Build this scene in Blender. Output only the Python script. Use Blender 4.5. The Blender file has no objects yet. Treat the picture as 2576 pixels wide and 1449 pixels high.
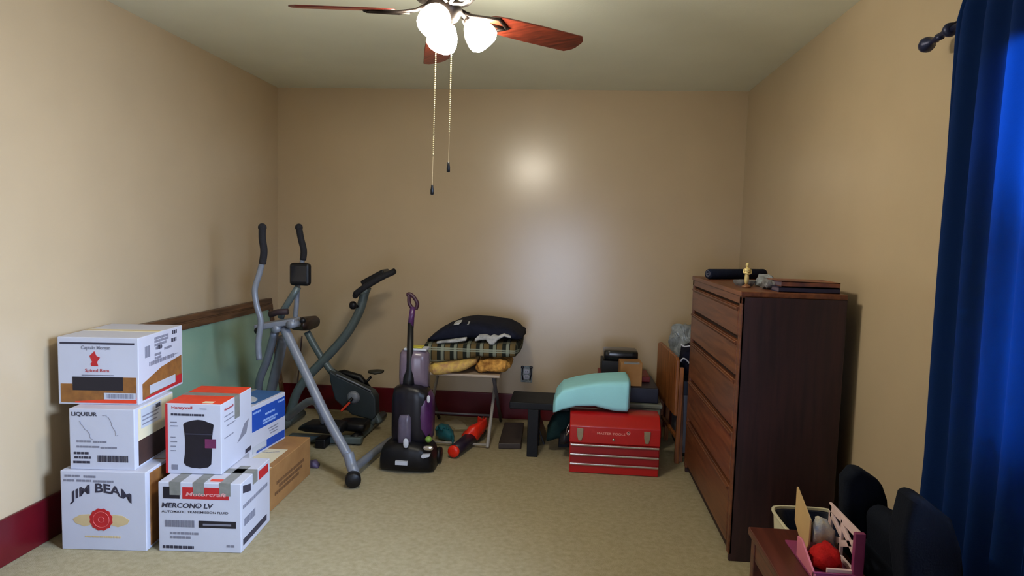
import bpy, math, random
from mathutils import Vector, Matrix, noise
random.seed(7)
PI = math.pi
SC = bpy.context.scene
COL = SC.collection
# ------------------------------------------------------------------ camera
FPX = 1658.0
RX = Vector((0.99569233, 0.088528, 0.02756031))
UX = Vector((-0.03438412, 0.07650477, 0.99647617))
FX = Vector((-0.08610755, 0.99313132, -0.07921917))
CP = Vector((0, 0, 1.379))
cd = bpy.data.cameras.new('camera'); cam = bpy.data.objects.new('camera', cd); COL.objects.link(cam)
cd.sensor_width = 36.0; cd.lens = FPX / 2576 * 36.0; cd.clip_start = 0.02
cam.matrix_world = Matrix(((RX.x, UX.x, -FX.x, CP.x), (RX.y, UX.y, -FX.y, CP.y), (RX.z, UX.z, -FX.z, CP.z), (0, 0, 0, 1)))
SC.camera = cam
# ------------------------------------------------------------------ colour management, world, lights
SC.view_settings.view_transform = 'Standard'; SC.view_settings.look = 'None'
SC.view_settings.exposure = -0.1; SC.view_settings.gamma = 1.0; SC.view_settings.use_curve_mapping = False
W = bpy.data.worlds.new('daylight'); SC.world = W; W.use_nodes = True
W.node_tree.nodes['Background'].inputs[0].default_value = (0.55, 0.72, 1.0, 1)
W.node_tree.nodes['Background'].inputs[1].default_value = 0.6
LAMP = 140.0          # radiance of the frosted shades of the ceiling fan


def area(name, loc, direction, sx, sy, power, color, spread=PI):
    l = bpy.data.lights.new(name, 'AREA'); l.shape = 'RECTANGLE'; l.size = sx; l.size_y = sy
    l.energy = power; l.color = color; l.spread = spread
    o = bpy.data.objects.new(name, l); COL.objects.link(o)
    o.location = loc; o.rotation_euler = Vector(direction).to_track_quat('-Z', 'Y').to_euler()
    return o


area('window_daylight', (1.20, 1.29, 1.42), (-1, 0.22, -0.36), 1.1, 1.05, 85.0, (0.52, 0.69, 1.0), math.radians(84))
area('doorway_daylight', (-0.20, -0.22, 0.80), (0.0, 1, -0.03), 0.98, 1.5, 4.2, (0.66, 0.76, 1.0), math.radians(50))


# ------------------------------------------------------------------ helpers
def at(px, py, X=None, Y=None, Z=None):
    """the place in the room, on the plane X, Y or Z, that pixel (px, py) of the photograph looks at"""
    d = FX + RX * ((px - 1288) / FPX) - UX * ((py - 724.5) / FPX)
    if X is not None: t = (X - CP.x) / d.x
    elif Y is not None: t = (Y - CP.y) / d.y
    else: t = (Z - CP.z) / d.z
    return CP + d * t


def s2l(c): return tuple(((v / 255) / 12.92 if v / 255 <= 0.04045 else ((v / 255 + 0.055) / 1.055) ** 2.4) for v in c)


WM = {}


def thing(name, label, cat, loc=(0, 0, 0), rz=0.0, group=None):
    o = bpy.data.objects.new(name, None); COL.objects.link(o)
    o.empty_display_size = 0.05
    o.location = loc; o.rotation_euler = (0, 0, rz); o['label'] = label; o['category'] = cat
    if group: o['group'] = group
    WM[o.name] = Matrix.Translation(loc) @ Matrix.Rotation(rz, 4, 'Z')
    return o


def tag(o, label, cat, group=None, kind=None):
    o['label'] = label; o['category'] = cat
    if group: o['group'] = group
    if kind: o['kind'] = kind
    return o


class MB:
    def __init__(s): s.v = []; s.f = []

    def add(s, vs, fs):
        n = len(s.v); s.v += [Vector(v) for v in vs]; s.f += [tuple(i + n for i in f) for f in fs]; return s

    def hexa(s, p):   # p: 4 bottom ccw, 4 top ccw
        return s.add(p, [(3, 2, 1, 0), (4, 5, 6, 7), (0, 1, 5, 4), (1, 2, 6, 5), (2, 3, 7, 6), (3, 0, 4, 7)])

    def box(s, x0, x1, y0, y1, z0, z1):
        return s.hexa([(x0, y0, z0), (x1, y0, z0), (x1, y1, z0), (x0, y1, z0), (x0, y0, z1), (x1, y0, z1), (x1, y1, z1), (x0, y1, z1)])

    def beam(s, a, b, w, h, up=(0, 0, 1)):
        a = Vector(a); b = Vector(b); t = (b - a).normalized(); up = Vector(up)
        if abs(t.dot(up)) > 0.98: up = Vector((0, 1, 0))
        r = t.cross(up).normalized() * w / 2; u = r.cross(t).normalized() * h / 2
        return s.hexa([a - r - u, a + r - u, b + r - u, b - r - u, a - r + u, a + r + u, b + r + u, b - r + u])

    def prism(s, poly, off):
        n = len(poly); off = Vector(off); a = [Vector(p) for p in poly]; b = [p + off for p in a]
        return s.add(a + b, [tuple(range(n - 1, -1, -1)), tuple(range(n, 2 * n))] + [(i, (i + 1) % n, n + (i + 1) % n, n + i) for i in range(n)])

    def tube(s, pts, r, n=12, closed=False, flat=1.0):
        pts = [Vector(p) for p in pts]; m = len(pts)
        rs = r if isinstance(r, (list, tuple)) else [r] * m
        up = None; rings = []
        for i, p in enumerate(pts):
            if closed: t = pts[(i + 1) % m] - pts[i - 1]
            else: t = pts[min(i + 1, m - 1)] - pts[max(i - 1, 0)]
            t.normalize()
            if up is None:
                up = Vector((0, 0, 1)) if abs(t.z) < 0.9 else Vector((0, 1, 0))
            side = t.cross(up)
            if side.length < 1e-6: side = t.cross(Vector((1, 0, 0)))
            side.normalize(); up = side.cross(t).normalized()
            rings.append([p + (side * math.cos(a) + up * math.sin(a) * flat) * rs[i] for a in [2 * PI * k / n for k in range(n)]])
        vs = [v for rg in rings for v in rg]; fs = []
        for i in range(m if closed else m - 1):
            j = (i + 1) % m
            for k in range(n):
                q = (k + 1) % n; fs.append((i * n + k, i * n + q, j * n + q, j * n + k))
        if not closed: fs += [tuple(range(n - 1, -1, -1)), tuple((m - 1) * n + k for k in range(n))]
        return s.add(vs, fs)

    def lathe(s, prof, o=(0, 0, 0), axis=(0, 0, 1), n=28):
        ax = Vector(axis).normalized(); q = ax.to_track_quat('Z', 'Y'); o = Vector(o)
        vs = []; fs = []; m = len(prof)
        for r, z in prof:
            for k in range(n):
                a = 2 * PI * k / n; vs.append(o + q @ Vector((max(r, 1e-5) * math.cos(a), max(r, 1e-5) * math.sin(a), z)))
        for i in range(m - 1):
            for k in range(n):
                j = (k + 1) % n; fs.append((i * n + k, i * n + j, (i + 1) * n + j, (i + 1) * n + k))
        fs += [tuple(range(n - 1, -1, -1)), tuple((m - 1) * n + k for k in range(n))]
        return s.add(vs, fs)

    def ball(s, c, r, n=16, e=1.0, q=None):
        r = Vector((r, r, r)) if isinstance(r, (int, float)) else Vector(r); c = Vector(c)
        f = lambda v: math.copysign(abs(v) ** e, v)
        vs = []; m = n // 2
        for i in range(m + 1):
            t = -PI / 2 + PI * i / m
            for k in range(n):
                a = 2 * PI * k / n
                p = Vector((r.x * f(math.cos(t)) * f(math.cos(a)), r.y * f(math.cos(t)) * f(math.sin(a)), r.z * f(math.sin(t))))
                if q is not None: p = q @ p
                vs.append(c + p)
        fs = [(i * n + k, i * n + (k + 1) % n, (i + 1) * n + (k + 1) % n, (i + 1) * n + k) for i in range(m) for k in range(n)]
        return s.add(vs, fs)

    def loft(s, secs, n=24, e=0.6, amp=0.0, sc=14.0, seed=0.0, sub=3):
        """secs: (x, yc, zc, hy, hz) ; superellipse sections along x, softened by noise"""
        S = []
        for i in range(len(secs) - 1):
            for k in range(sub):
                t = k / sub; S.append([secs[i][j] * (1 - t) + secs[i + 1][j] * t for j in range(5)])
        S.append(list(secs[-1])); m = len(S)
        f = lambda v: math.copysign(abs(v) ** e, v)
        vs = []
        for x, yc, zc, hy, hz in S:
            for k in range(n):
                a = 2 * PI * k / n
                p = Vector((x, yc + hy * f(math.cos(a)), zc + hz * f(math.sin(a))))
                if amp: 
                    nv = noise.noise_vector(Vector((p.x * sc + seed, p.y * sc, p.z * sc)))
                    p += nv * amp
                vs.append(p)
        fs = [(i * n + k, i * n + (k + 1) % n, (i + 1) * n + (k + 1) % n, (i + 1) * n + k) for i in range(m - 1) for k in range(n)]
        fs += [tuple(range(n - 1, -1, -1)), tuple((m - 1) * n + k for k in range(n))]
        return s.add(vs, fs)

    def build(s, name, mt, parent=None, smooth=False, bevel=0.0, local=False, seg=2, solid=0.0, subsurf=0):
        vs = s.v
        if parent is not None:
            M = WM[parent.name]
            if not local: Mi = M.inverted(); vs = [Mi @ v for v in vs]
            loc = Vector((0, 0, 0))
        else:
            xs = [v.x for v in vs]; ys = [v.y for v in vs]; zs = [v.z for v in vs]
            loc = Vector(((min(xs) + max(xs)) / 2, (min(ys) + max(ys)) / 2, min(zs))); vs = [v - loc for v in vs]
            M = Matrix.Translation(loc)
        me = bpy.data.meshes.new(name); me.from_pydata([tuple(v) for v in vs], [], s.f); me.validate(); me.update()
        import bmesh
        bm = bmesh.new(); bm.from_mesh(me); bmesh.ops.remove_doubles(bm, verts=bm.verts, dist=1e-6)
        bmesh.ops.recalc_face_normals(bm, faces=bm.faces); bm.to_mesh(me); bm.free()
        o = bpy.data.objects.new(name, me); COL.objects.link(o); o.location = loc
        me.materials.append(mt)
        if parent is not None: o.parent = parent
        WM[o.name] = M
        if smooth:
            for p in me.polygons: p.use_smooth = True
        if solid:
            d = o.modifiers.new('thickness', 'SOLIDIFY'); d.thickness = solid
        if bevel:
            b = o.modifiers.new('bevel', 'BEVEL'); b.width = bevel; b.segments = seg; b.limit_method = 'ANGLE'; b.angle_limit = math.radians(40)
            for p in me.polygons: p.use_smooth = True
            d = o.modifiers.new('normals', 'WEIGHTED_NORMAL')
        if subsurf:
            d = o.modifiers.new('smooth', 'SUBSURF'); d.levels = subsurf; d.render_levels = subsurf
        return o


# ------------------------------------------------------------------ materials
def mat(name, rgb, rough=0.5, var=0.0, scale=8.0, bump=0.0, bscale=None, metal=0.0, spec=0.5, stretch=(1, 1, 1), rgb2=None, emit=None, trans=0.0, detail=4.0, distort=0.0, coat=0.0):
    m = bpy.data.materials.new(name); m.use_nodes = True; nt = m.node_tree; N = nt.nodes; L = nt.links
    b = N['Principled BSDF']; c = s2l(rgb); b.inputs['Base Color'].default_value = (*c, 1)
    b.inputs['Roughness'].default_value = rough; b.inputs['Metallic'].default_value = metal
    b.inputs['Specular IOR Level'].default_value = spec; b.inputs['Coat Weight'].default_value = coat
    if trans: b.inputs['Transmission Weight'].default_value = trans
    if var or bump:
        tc = N.new('ShaderNodeTexCoord'); mp = N.new('ShaderNodeMapping'); mp.inputs['Scale'].default_value = stretch
        L.new(tc.outputs['Object'], mp.inputs[0])
        nz = N.new('ShaderNodeTexNoise'); nz.inputs['Scale'].default_value = scale; nz.inputs['Detail'].default_value = detail
        nz.inputs['Distortion'].default_value = distort
        L.new(mp.outputs[0], nz.inputs['Vector'])
        if var:
            c2 = s2l(rgb2) if rgb2 else tuple(v * (1 - var) for v in c)
            r = N.new('ShaderNodeValToRGB'); r.color_ramp.elements[0].position = 0.3; r.color_ramp.elements[1].position = 0.7
            r.color_ramp.elements[0].color = (*c2, 1); r.color_ramp.elements[1].color = (*[min(1, v * (1 + var * 0.4)) for v in c], 1)
            L.new(nz.outputs['Fac'], r.inputs[0]); L.new(r.outputs[0], b.inputs['Base Color'])
        if bump:
            n2 = nz
            if bscale:
                n2 = N.new('ShaderNodeTexNoise'); n2.inputs['Scale'].default_value = bscale; n2.inputs['Detail'].default_value = 3
                L.new(mp.outputs[0], n2.inputs['Vector'])
            bp = N.new('ShaderNodeBump'); bp.inputs['Strength'].default_value = bump; bp.inputs['Distance'].default_value = 0.01
            L.new(n2.outputs['Fac'], bp.inputs['Height']); L.new(bp.outputs[0], b.inputs['Normal'])
    if emit:
        b.inputs['Emission Color'].default_value = (*emit[0], 1); b.inputs['Emission Strength'].default_value = emit[1]
    return m


def wood(name, dark, light, axis=1, rough=0.35, scale=3.0):
    st = [14, 14, 14]; st[axis] = 1.0
    return mat(name, light, rough, 0.5, scale, 0.05, None, rgb2=dark, stretch=tuple(st), detail=6, distort=0.6)


M_WALL = mat('beige_wall_paint', (192, 171, 140), 0.255, 0.03, 3.0, 0.02, 130.0, spec=0.65)
M_CEIL = mat('off_white_ceiling_paint', (236, 240, 224), 0.7, 0.03, 3.0, 0.06, 90.0)
M_TRIM = mat('dark_red_trim_paint', (90, 10, 22), 0.28, 0.15, 6.0, 0.03, spec=0.5)
M_CARPET = mat('tan_carpet', (192, 180, 146), 1.0, 0.1, 40.0, 0.8, 420.0, spec=0.1, rgb2=(178, 164, 130), detail=8)
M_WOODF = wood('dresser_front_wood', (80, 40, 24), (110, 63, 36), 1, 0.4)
M_WOODS = wood('dresser_wood_in_shade', (34, 18, 26), (50, 26, 30), 2, 0.45)  # same wood as the front, darkened to paint in the sides' shade
M_GAP = mat('shadow_gap_wood', (40, 18, 12), 0.7)
M_BLADE = wood('fan_blade_wood', (74, 26, 16), (116, 46, 28), 0, 0.35, 5.0)
M_BRONZE = mat('dark_bronze', (52, 44, 40), 0.35, 0.2, 20, metal=0.8)
M_CHAIN = mat('brass_chain', (214, 196, 150), 0.3, metal=0.6, spec=0.6)
M_BLACK = mat('black_plastic', (10, 10, 15), 0.45, 0.2, 30, 0.1, spec=0.35)
M_FOAM = mat('black_foam', (22, 22, 30), 0.85, 0.3, 60, 0.4)
M_GREY = mat('grey_painted_steel', (128, 134, 146), 0.4, 0.12, 18, 0.03, metal=0.15)
M_BGREY = mat('dark_teal_grey_steel', (92, 104, 104), 0.4, 0.2, 14, 0.03, metal=0.2)
M_HOUS = mat('dark_slate_plastic', (42, 52, 58), 0.5, 0.15, 14)
M_CHROME = mat('chrome', (214, 208, 204), 0.22, metal=0.9)
M_CARD = mat('brown_cardboard', (166, 122, 72), 0.75, 0.1, 10, 0.05, 80, rgb2=(150, 106, 60))
M_WHITE = mat('white_carton', (200, 201, 214), 0.5, 0.04, 6, 0.03, 60)
M_CREAM = mat('cream_carton', (226, 214, 180), 0.6, 0.08, 8)
M_TAPE = mat('grey_duct_tape', (132, 132, 126), 0.4, 0.15, 40, 0.1)
M_INK = mat('dark_ink', (52, 50, 66), 0.6)
M_INKG = mat('grey_ink', (128, 128, 142), 0.6)
M_INKB = mat('black_ink', (26, 24, 36), 0.5)
M_REDP = mat('red_print', (186, 34, 40), 0.5, 0.1, 20)
M_ORP = mat('orange_red_print', (226, 64, 30), 0.5, 0.12, 20)
M_BRP = mat('brown_print', (150, 98, 44), 0.6, 0.2, 24, rgb2=(120, 76, 36))
M_BLUEP = mat('blue_print', (30, 76, 172), 0.5, 0.08, 12)
M_LBLUE = mat('pale_blue_print', (150, 178, 226), 0.5)
M_PALE = mat('pale_grey_label', (190, 194, 204), 0.5, 0.04, 12)
M_TAN = mat('tan_print', (206, 182, 136), 0.6, 0.1, 14)
M_TOOL = mat('red_enamel', (176, 14, 16), 0.3, 0.06, 5, spec=0.5, coat=0.3)
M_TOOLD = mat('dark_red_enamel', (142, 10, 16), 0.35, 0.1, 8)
M_BRASS = mat('brushed_brass_steel', (150, 134, 106), 0.4, 0.1, 30, metal=0.5)
M_CURT = None


def bed(name, rgb, rough=0.9, **k): return mat(name, rgb, rough, k.pop('var', 0.25), k.pop('scale', 20), k.pop('bump', 0.3), k.pop('bscale', 180), spec=0.2, **k)


# ------------------------------------------------------------------ room
XL, XR, YB, YF, H = -2.234, 1.2175, 4.881, -0.45, 2.44
T = 0.10


def struct(name, mb, m, parent=None, **k):
    o = mb.build(name, m, parent, **k)
    if parent is None: o['kind'] = 'structure'
    return o


struct('floor', MB().box(XL - T, XR + T, -2.2, YB + T, -0.08, 0), M_CARPET)
struct('ceiling', MB().box(XL - T, XR + T, -2.2, YB + T, H, H + 0.08), M_CEIL)
struct('wall_back', MB().box(XL - T, XR + T, YB, YB + T, 0, H), M_WALL)
struct('wall_left', MB().box(XL - T, XL, YF, YB, 0, H), M_WALL)
WY0, WY1, WZ0, WZ1 = 0.72, 1.86, 0.86, 1.98
struct('wall_right', MB().box(XR, XR + T, YF, WY0, 0, H).box(XR, XR + T, WY1, YB, 0, H).box(XR, XR + T, WY0, WY1, 0, WZ0).box(XR, XR + T, WY0, WY1, WZ1, H), M_WALL)
DX0, DX1, DZ = -0.55, 0.60, 2.03
struct('wall_front', MB().box(XL - T, DX0, YF - T, YF, 0, H).box(DX1, XR + T, YF - T, YF, 0, H).box(DX0, DX1, YF - T, YF, DZ, H), M_WALL)
struct('wall_hall', MB().box(XL - T, XR + T, -2.2 - T, -2.2, 0, H).box(XL - T, XL, -2.2, YF - T, 0, H).box(XR, XR + T, -2.2, YF - T, 0, H), M_WALL)
HB = 0.191
struct('baseboard_back', MB().box(XL + 0.018, XR - 0.018, YB - 0.018, YB, 0, HB), M_TRIM, bevel=0.005)
struct('baseboard_left', MB().box(XL, XL + 0.018, YF, YB, 0, HB), M_TRIM, bevel=0.005)
struct('baseboard_right', MB().box(XR - 0.018, XR, YF, YB, 0, HB), M_TRIM, bevel=0.005)
struct('trim_1', MB().box(DX0 - 0.09, DX0, YF, YF + 0.018, 0, DZ + 0.09).box(DX1, DX1 + 0.09, YF, YF + 0.018, 0, DZ + 0.09).box(DX0, DX1, YF, YF + 0.018, DZ, DZ + 0.09), M_TRIM)
wf = struct('window_1', MB().box(XR + 0.01, XR + 0.06, WY0, WY0 + 0.04, WZ0, WZ1).box(XR + 0.01, XR + 0.06, WY1 - 0.04, WY1, WZ0, WZ1).box(XR + 0.01, XR + 0.06, WY0, WY1, WZ0, WZ0 + 0.04)
            .box(XR + 0.01, XR + 0.06, WY0, WY1, WZ1 - 0.04, WZ1).box(XR + 0.015, XR + 0.055, WY0, WY1, 1.40, 1.44), mat('white_window_paint', (225, 225, 220), 0.4))
M_GLASS = mat('window_glass', (240, 245, 250), 0.02, trans=1.0)
MB().box(XR + 0.03, XR + 0.034, WY0 + 0.04, WY1 - 0.04, WZ0 + 0.04, WZ1 - 0.04).build('window_pane', M_GLASS, wf)

# outlet on the back wall
oc = at(1325, 941, Y=YB)
t = thing('wall_outlet', 'white double wall outlet in a dark patterned cover plate, low on the back wall', 'outlet', (oc.x, YB, oc.z - 0.06))
M_PLATE = mat('dark_patterned_plate', (150, 156, 152), 0.4, 0.2, 60, rgb2=(90, 104, 104))
MB().box(oc.x - 0.043, oc.x + 0.043, YB - 0.006, YB, oc.z - 0.062, oc.z + 0.062).build('cover_plate', M_PLATE, t, bevel=0.002)
cor = MB()
for sx in (-1, 1):
    cor.ball((oc.x + sx * 0.032, YB - 0.007, oc.z + 0.052), (0.013, 0.004, 0.012), 12)
    cor.tube([(oc.x + sx * 0.030, YB - 0.008, oc.z + 0.05), (oc.x + sx * 0.034, YB - 0.008, oc.z), (oc.x + sx * 0.026, YB - 0.008, oc.z - 0.045)], 0.005, 8)
cor.build('plate_ornament', M_INKB, t, smooth=True)
for k in (-1, 1):
    r = MB().ball((oc.x - 0.001, YB - 0.008, oc.z + k * 0.021), (0.023, 0.006, 0.019), 18, 0.7).build('receptacle', M_WHITE, t, smooth=True)
    MB().box(oc.x - 0.008, oc.x - 0.005, YB - 0.0145, YB - 0.012, oc.z + k * 0.021 - 0.005, oc.z + k * 0.021 + 0.006).box(oc.x + 0.003, oc.x + 0.006, YB - 0.0145, YB - 0.012, oc.z + k * 0.021 - 0.005, oc.z + k * 0.021 + 0.006).build('slot', M_INKB, r)

# ------------------------------------------------------------------ ceiling fan
FC = Vector((-0.475, 2.375, 2.160))
fan = thing('ceiling_fan', 'four-blade ceiling fan with reddish wood blades and three lit frosted glass shades', 'ceiling fan', (FC.x, FC.y, H))
MB().lathe([(0.001, H), (0.085, H), (0.09, H - 0.03), (0.06, H - 0.06), (0.045, H - 0.075), (0.1, H - 0.09), (0.13, H - 0.12), (0.13, H - 0.2), (0.1, H - 0.235), (0.065, H - 0.25), (0.001, H - 0.25)], (FC.x, FC.y, 0)).build('motor_housing', M_BRONZE, fan, smooth=True)
MB().lathe([(0.001, 2.19), (0.062, 2.19), (0.066, 2.165), (0.05, 2.135), (0.02, 2.12), (0.001, 2.118)], (FC.x, FC.y, 0)).build('light_fitter', M_BRONZE, fan, smooth=True)
tips = [at(1455, 115, Z=2.165), at(1098, 159, Z=2.145), at(728, 18, Z=2.145), None]
for i, tp in enumerate(tips):
    if tp is None:
        a = math.radians(-68); tp = FC + Vector((math.cos(a), math.sin(a), 0)) * 0.55
    d = tp - FC; L_ = d.length; d.normalize(); sd = Vector((0, 0, 1)).cross(d).normalized()
    pt = math.radians(15); sd2 = sd * math.cos(pt) - Vector((0, 0, 1)) * math.sin(pt); nn = d.cross(sd2)
    w = 0.060
    prof = [(0.17, -0.03), (0.19, -0.047), (0.24, -0.055), (0.40, -w), (L_ - 0.03, -w), (L_ - 0.006, -0.036), (L_, -0.02), (L_, 0.02), (L_ - 0.006, 0.036), (L_ - 0.03, w), (0.40, w), (0.24, 0.055), (0.19, 0.047), (0.17, 0.03)]
    poly = [FC + d * a + sd2 * b for a, b in prof]
    bl = MB().prism(poly, nn * 0.006).build('blade', M_BLADE, fan, bevel=0.0015)
    # blade iron: two curved straps from the hub and a medallion under the blade
    iron = MB()
    for sg in (-1, 1):
        iron.tube([FC + d * 0.05 + sd * 0.0 + Vector((0, 0, 0.03)), FC + d * 0.10 + sd2 * sg * 0.012 + Vector((0, 0, 0.005)), FC + d * 0.16 + sd2 * sg * 0.038 - nn * 0.005, FC + d * 0.205 + sd2 * sg * 0.046 - nn * 0.004, FC + d * 0.25 + sd2 * sg * 0.018 - nn * 0.004, FC + d * 0.27 - nn * 0.004], 0.0065, 8)
    iron.tube([FC + d * 0.12 - nn * 0.004, FC + d * 0.27 - nn * 0.004], 0.006, 8)
    iron.ball(FC + d * 0.272 - nn * 0.003, (0.012, 0.012, 0.005), 12)
    iron.build('blade_iron', M_BRONZE, bl, smooth=True)
M_SHADE = mat('lit_frosted_glass', (255, 250, 235), 0.4, emit=((1.0, 0.93, 0.78), LAMP))
for px, py, Y, az in [(1201, 80, 2.47, 8), (1098, 45, 2.33, 250), (1117, 88, 2.52, 130)]:
    c = at(px, py, Y=Y)
    out = Vector((math.cos(math.radians(az)), math.sin(math.radians(az)), 0))
    ax = (out * 0.62 + Vector((0, 0, -0.78))).normalized()
    arm = MB().tube([(FC.x, FC.y, 2.15), FC + out * 0.05 + Vector((0, 0, 0.01)), c - ax * 0.055], 0.008, 10).lathe([(0.001, -0.075), (0.02, -0.073), (0.026, -0.05), (0.022, -0.044), (0.001, -0.043)], c, ax, 18).build('lamp_arm', M_BRONZE, fan, smooth=True)
    MB().lathe([(0.001, -0.052), (0.022, -0.05), (0.036, -0.034), (0.052, -0.005), (0.058, 0.025), (0.056, 0.045), (0.042, 0.058), (0.001, 0.062)], c, ax, 28).build('lamp_shade', M_SHADE, arm, smooth=True)
for x0, y0, kx, ky, ey in [(1097, 132, 1087, 478, 392), (1136, 132, 1128, 421, 335)]:
    Y = 2.42
    a = at(x0, y0 - 25, Y=Y); k = at(kx, ky, Y=Y); e = a.lerp(k, (ey - y0 + 25) / (ky - y0 + 25))
    mb = MB(); n = int((a - e).length / 0.0075)
    for i in range(n):
        mb.ball(a.lerp(e, i / n), 0.0031, 6)
    mb.tube([a, e], 0.0009, 5)
    ch = mb.build('pull_chain', M_CHAIN, fan, smooth=True)
    MB().tube([e, k], 0.0007, 5).build('cord', M_TAN, ch)
    MB().lathe([(0.001, 0.020), (0.004, 0.019), (0.0045, 0.010), (0.0065, 0.0), (0.0062, -0.016), (0.001, -0.018)], k, (0, 0, 1), 14).build('pull_knob', M_BLACK, ch, smooth=True)


# ------------------------------------------------------------------ text
def text_geo(body, off=0.0, shear=0.0):
    cu = bpy.data.curves.new('t', 'FONT'); cu.body = body; cu.size = 1.0; cu.offset = off; cu.shear = shear; cu.resolution_u = 3
    o = bpy.data.objects.new('t', cu)
    me = bpy.data.meshes.new_from_object(o)
    vs = [v.co.copy() for v in me.vertices]; fs = [tuple(p.vertices) for p in me.polygons]
    bpy.data.objects.remove(o); bpy.data.curves.remove(cu); bpy.data.meshes.remove(me)
    x0 = min(v.x for v in vs); x1 = max(v.x for v in vs); y0 = min(v.y for v in vs); y1 = max(v.y for v in vs)
    return [((v.x - x0) / (x1 - x0), (v.y - y0) / (y1 - y0)) for v in vs], fs


class Face:
    """a flat face: origin (lower left), unit right U, unit up V, outward N; in the thing's own frame"""
    def __init__(s, root, o, u, v, n, local=True):
        s.root = root; s.o = Vector(o); s.u = Vector(u).normalized(); s.v = Vector(v).normalized(); s.n = Vector(n).normalized(); s.local = local

    def P(s, a, b, e): return s.o + s.u * a + s.v * b + s.n * e

    def patch(s, name, a0, b0, a1, b1, m, e=0.0012, parent=None, quad=None):
        q = quad or [(a0, b0), (a1, b0), (a1, b1), (a0, b1)]
        mb = MB().prism([s.P(a, b, 0.0) for a, b in q], s.n * e)
        return mb.build(name, m, parent or s.root, local=s.local)

    def text(s, name, body, a0, b0, a1, b1, m, e=0.0012, off=0.02, shear=0.0, arc=None, parent=None):
        uv, fs = text_geo(body, off, shear)
        pts = []
        for x, y in uv:
            a = a0 + (a1 - a0) * x; b = b0 + (b1 - b0) * y
            if arc: b += arc * (1 - (2 * x - 1) ** 2)
            pts.append(s.P(a, b, e))
        return MB().add(pts, fs).build(name, m, parent or s.root, local=s.local)

    def bars(s, name, a0, b0, a1, b1, m, n=22, e=0.0012, seed=1):
        rnd = random.Random(seed); mb = MB(); x = a0; W_ = (a1 - a0) / n
        for i in range(n):
            w = W_ * rnd.uniform(0.35, 0.75)
            mb.prism([s.P(x, b0, 0), s.P(x + w, b0, 0), s.P(x + w, b1, 0), s.P(x, b1, 0)], s.n * e); x += W_
        return mb.build(name, m, s.root, local=s.local)

    def fine(s, name, rows, m, h=0.006, e=0.0012, seed=3):
        """rows: (a0, a1, b): a line of print too small to read, as word-length dashes; one part per line"""
        rnd = random.Random(seed)
        for a0, a1, b in rows:
            x = a0; mb = MB()
            while x < a1 - 0.002:
                w = min(rnd.uniform(0.006, 0.022), a1 - x)
                mb.prism([s.P(x, b, 0), s.P(x + w, b, 0), s.P(x + w, b + h, 0), s.P(x, b + h, 0)], s.n * e); x += w + h * 0.3
            mb.build(name, m, s.root, local=s.local)


def carton(label, p0, ang, w, d, h, z, m=M_WHITE, name='cardboard_carton', group='cartons stacked along the left wall'):
    a = math.radians(ang); ex = Vector((math.cos(a), math.sin(a), 0)); ey = Vector((-math.sin(a), math.cos(a), 0))
    c = Vector((p0[0], p0[1], 0)) + ex * w / 2 + ey * d / 2
    t = thing(name, label, 'box', (c.x, c.y, z), a, group)
    b = MB().box(-w / 2, w / 2, -d / 2, d / 2, 0, h).build('body', m, t, bevel=0.004, local=True)
    fr = Face(t, (-w / 2, -d / 2, 0), (1, 0, 0), (0, 0, 1), (0, -1, 0))
    rt = Face(t, (w / 2, -d / 2, 0), (0, 1, 0), (0, 0, 1), (1, 0, 0))
    tp = Face(t, (-w / 2, -d / 2, h), (1, 0, 0), (0, 1, 0), (0, 0, 1))
    return t, fr, rt, tp


# bottom left: whiskey carton
t, fr, rt, tp = carton('white whiskey carton with arched dark lettering over a red rosette, bottom of the left stack', (-2.105, 2.525), 5, 0.36, 0.34, 0.343, 0.0)
fr.fine('fine_print', [(0.02, 0.085, 0.317), (0.10, 0.15, 0.315), (0.015, 0.06, 0.297), (0.07, 0.13, 0.297), (0.14, 0.225, 0.296)], M_INKG, 0.009)
fr.text('lettering', 'JIM BEAM', 0.04, 0.195, 0.30, 0.247, M_INK, off=0.03, arc=0.045)
fr.fine('foot_print', [(0.10, 0.25, 0.055)], M_TAN, 0.008)
for sg in (-1, 1):
    fr.patch('gold_wreath', 0, 0, 0, 0, M_TAN, quad=[(0.17 + sg * a, 0.135 + b) for a, b in [(0.03, -0.02), (0.07, -0.032), (0.11, -0.018), (0.12, 0.0), (0.09, 0.018), (0.05, 0.022), (0.03, 0.01)]][::sg])
seal = MB().prism([fr.P(0.17 + (0.046 + 0.004 * (k % 2)) * math.cos(k * PI / 12), 0.135 + (0.046 + 0.004 * (k % 2)) * math.sin(k * PI / 12), 0.0012) for k in range(24)], fr.n * 0.0012).build('red_rosette', M_REDP, t, local=True)
ring = MB()
for r0 in (0.034, 0.012):
    ring.tube([fr.P(0.17 + r0 * math.cos(k * PI / 12), 0.135 + r0 * math.sin(k * PI / 12), 0.0026) for k in range(24)], 0.0014, 6, closed=True)
ring.build('rosette_ring', mat('pink_print', (206, 96, 96), 0.6), seal, local=True)
rt.patch('side_print', 0.03, 0.012, 0.33, 0.33, M_BRP)
tp.patch('flap_seam', 0.005, 0.168, 0.355, 0.172, M_CARD)
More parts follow.
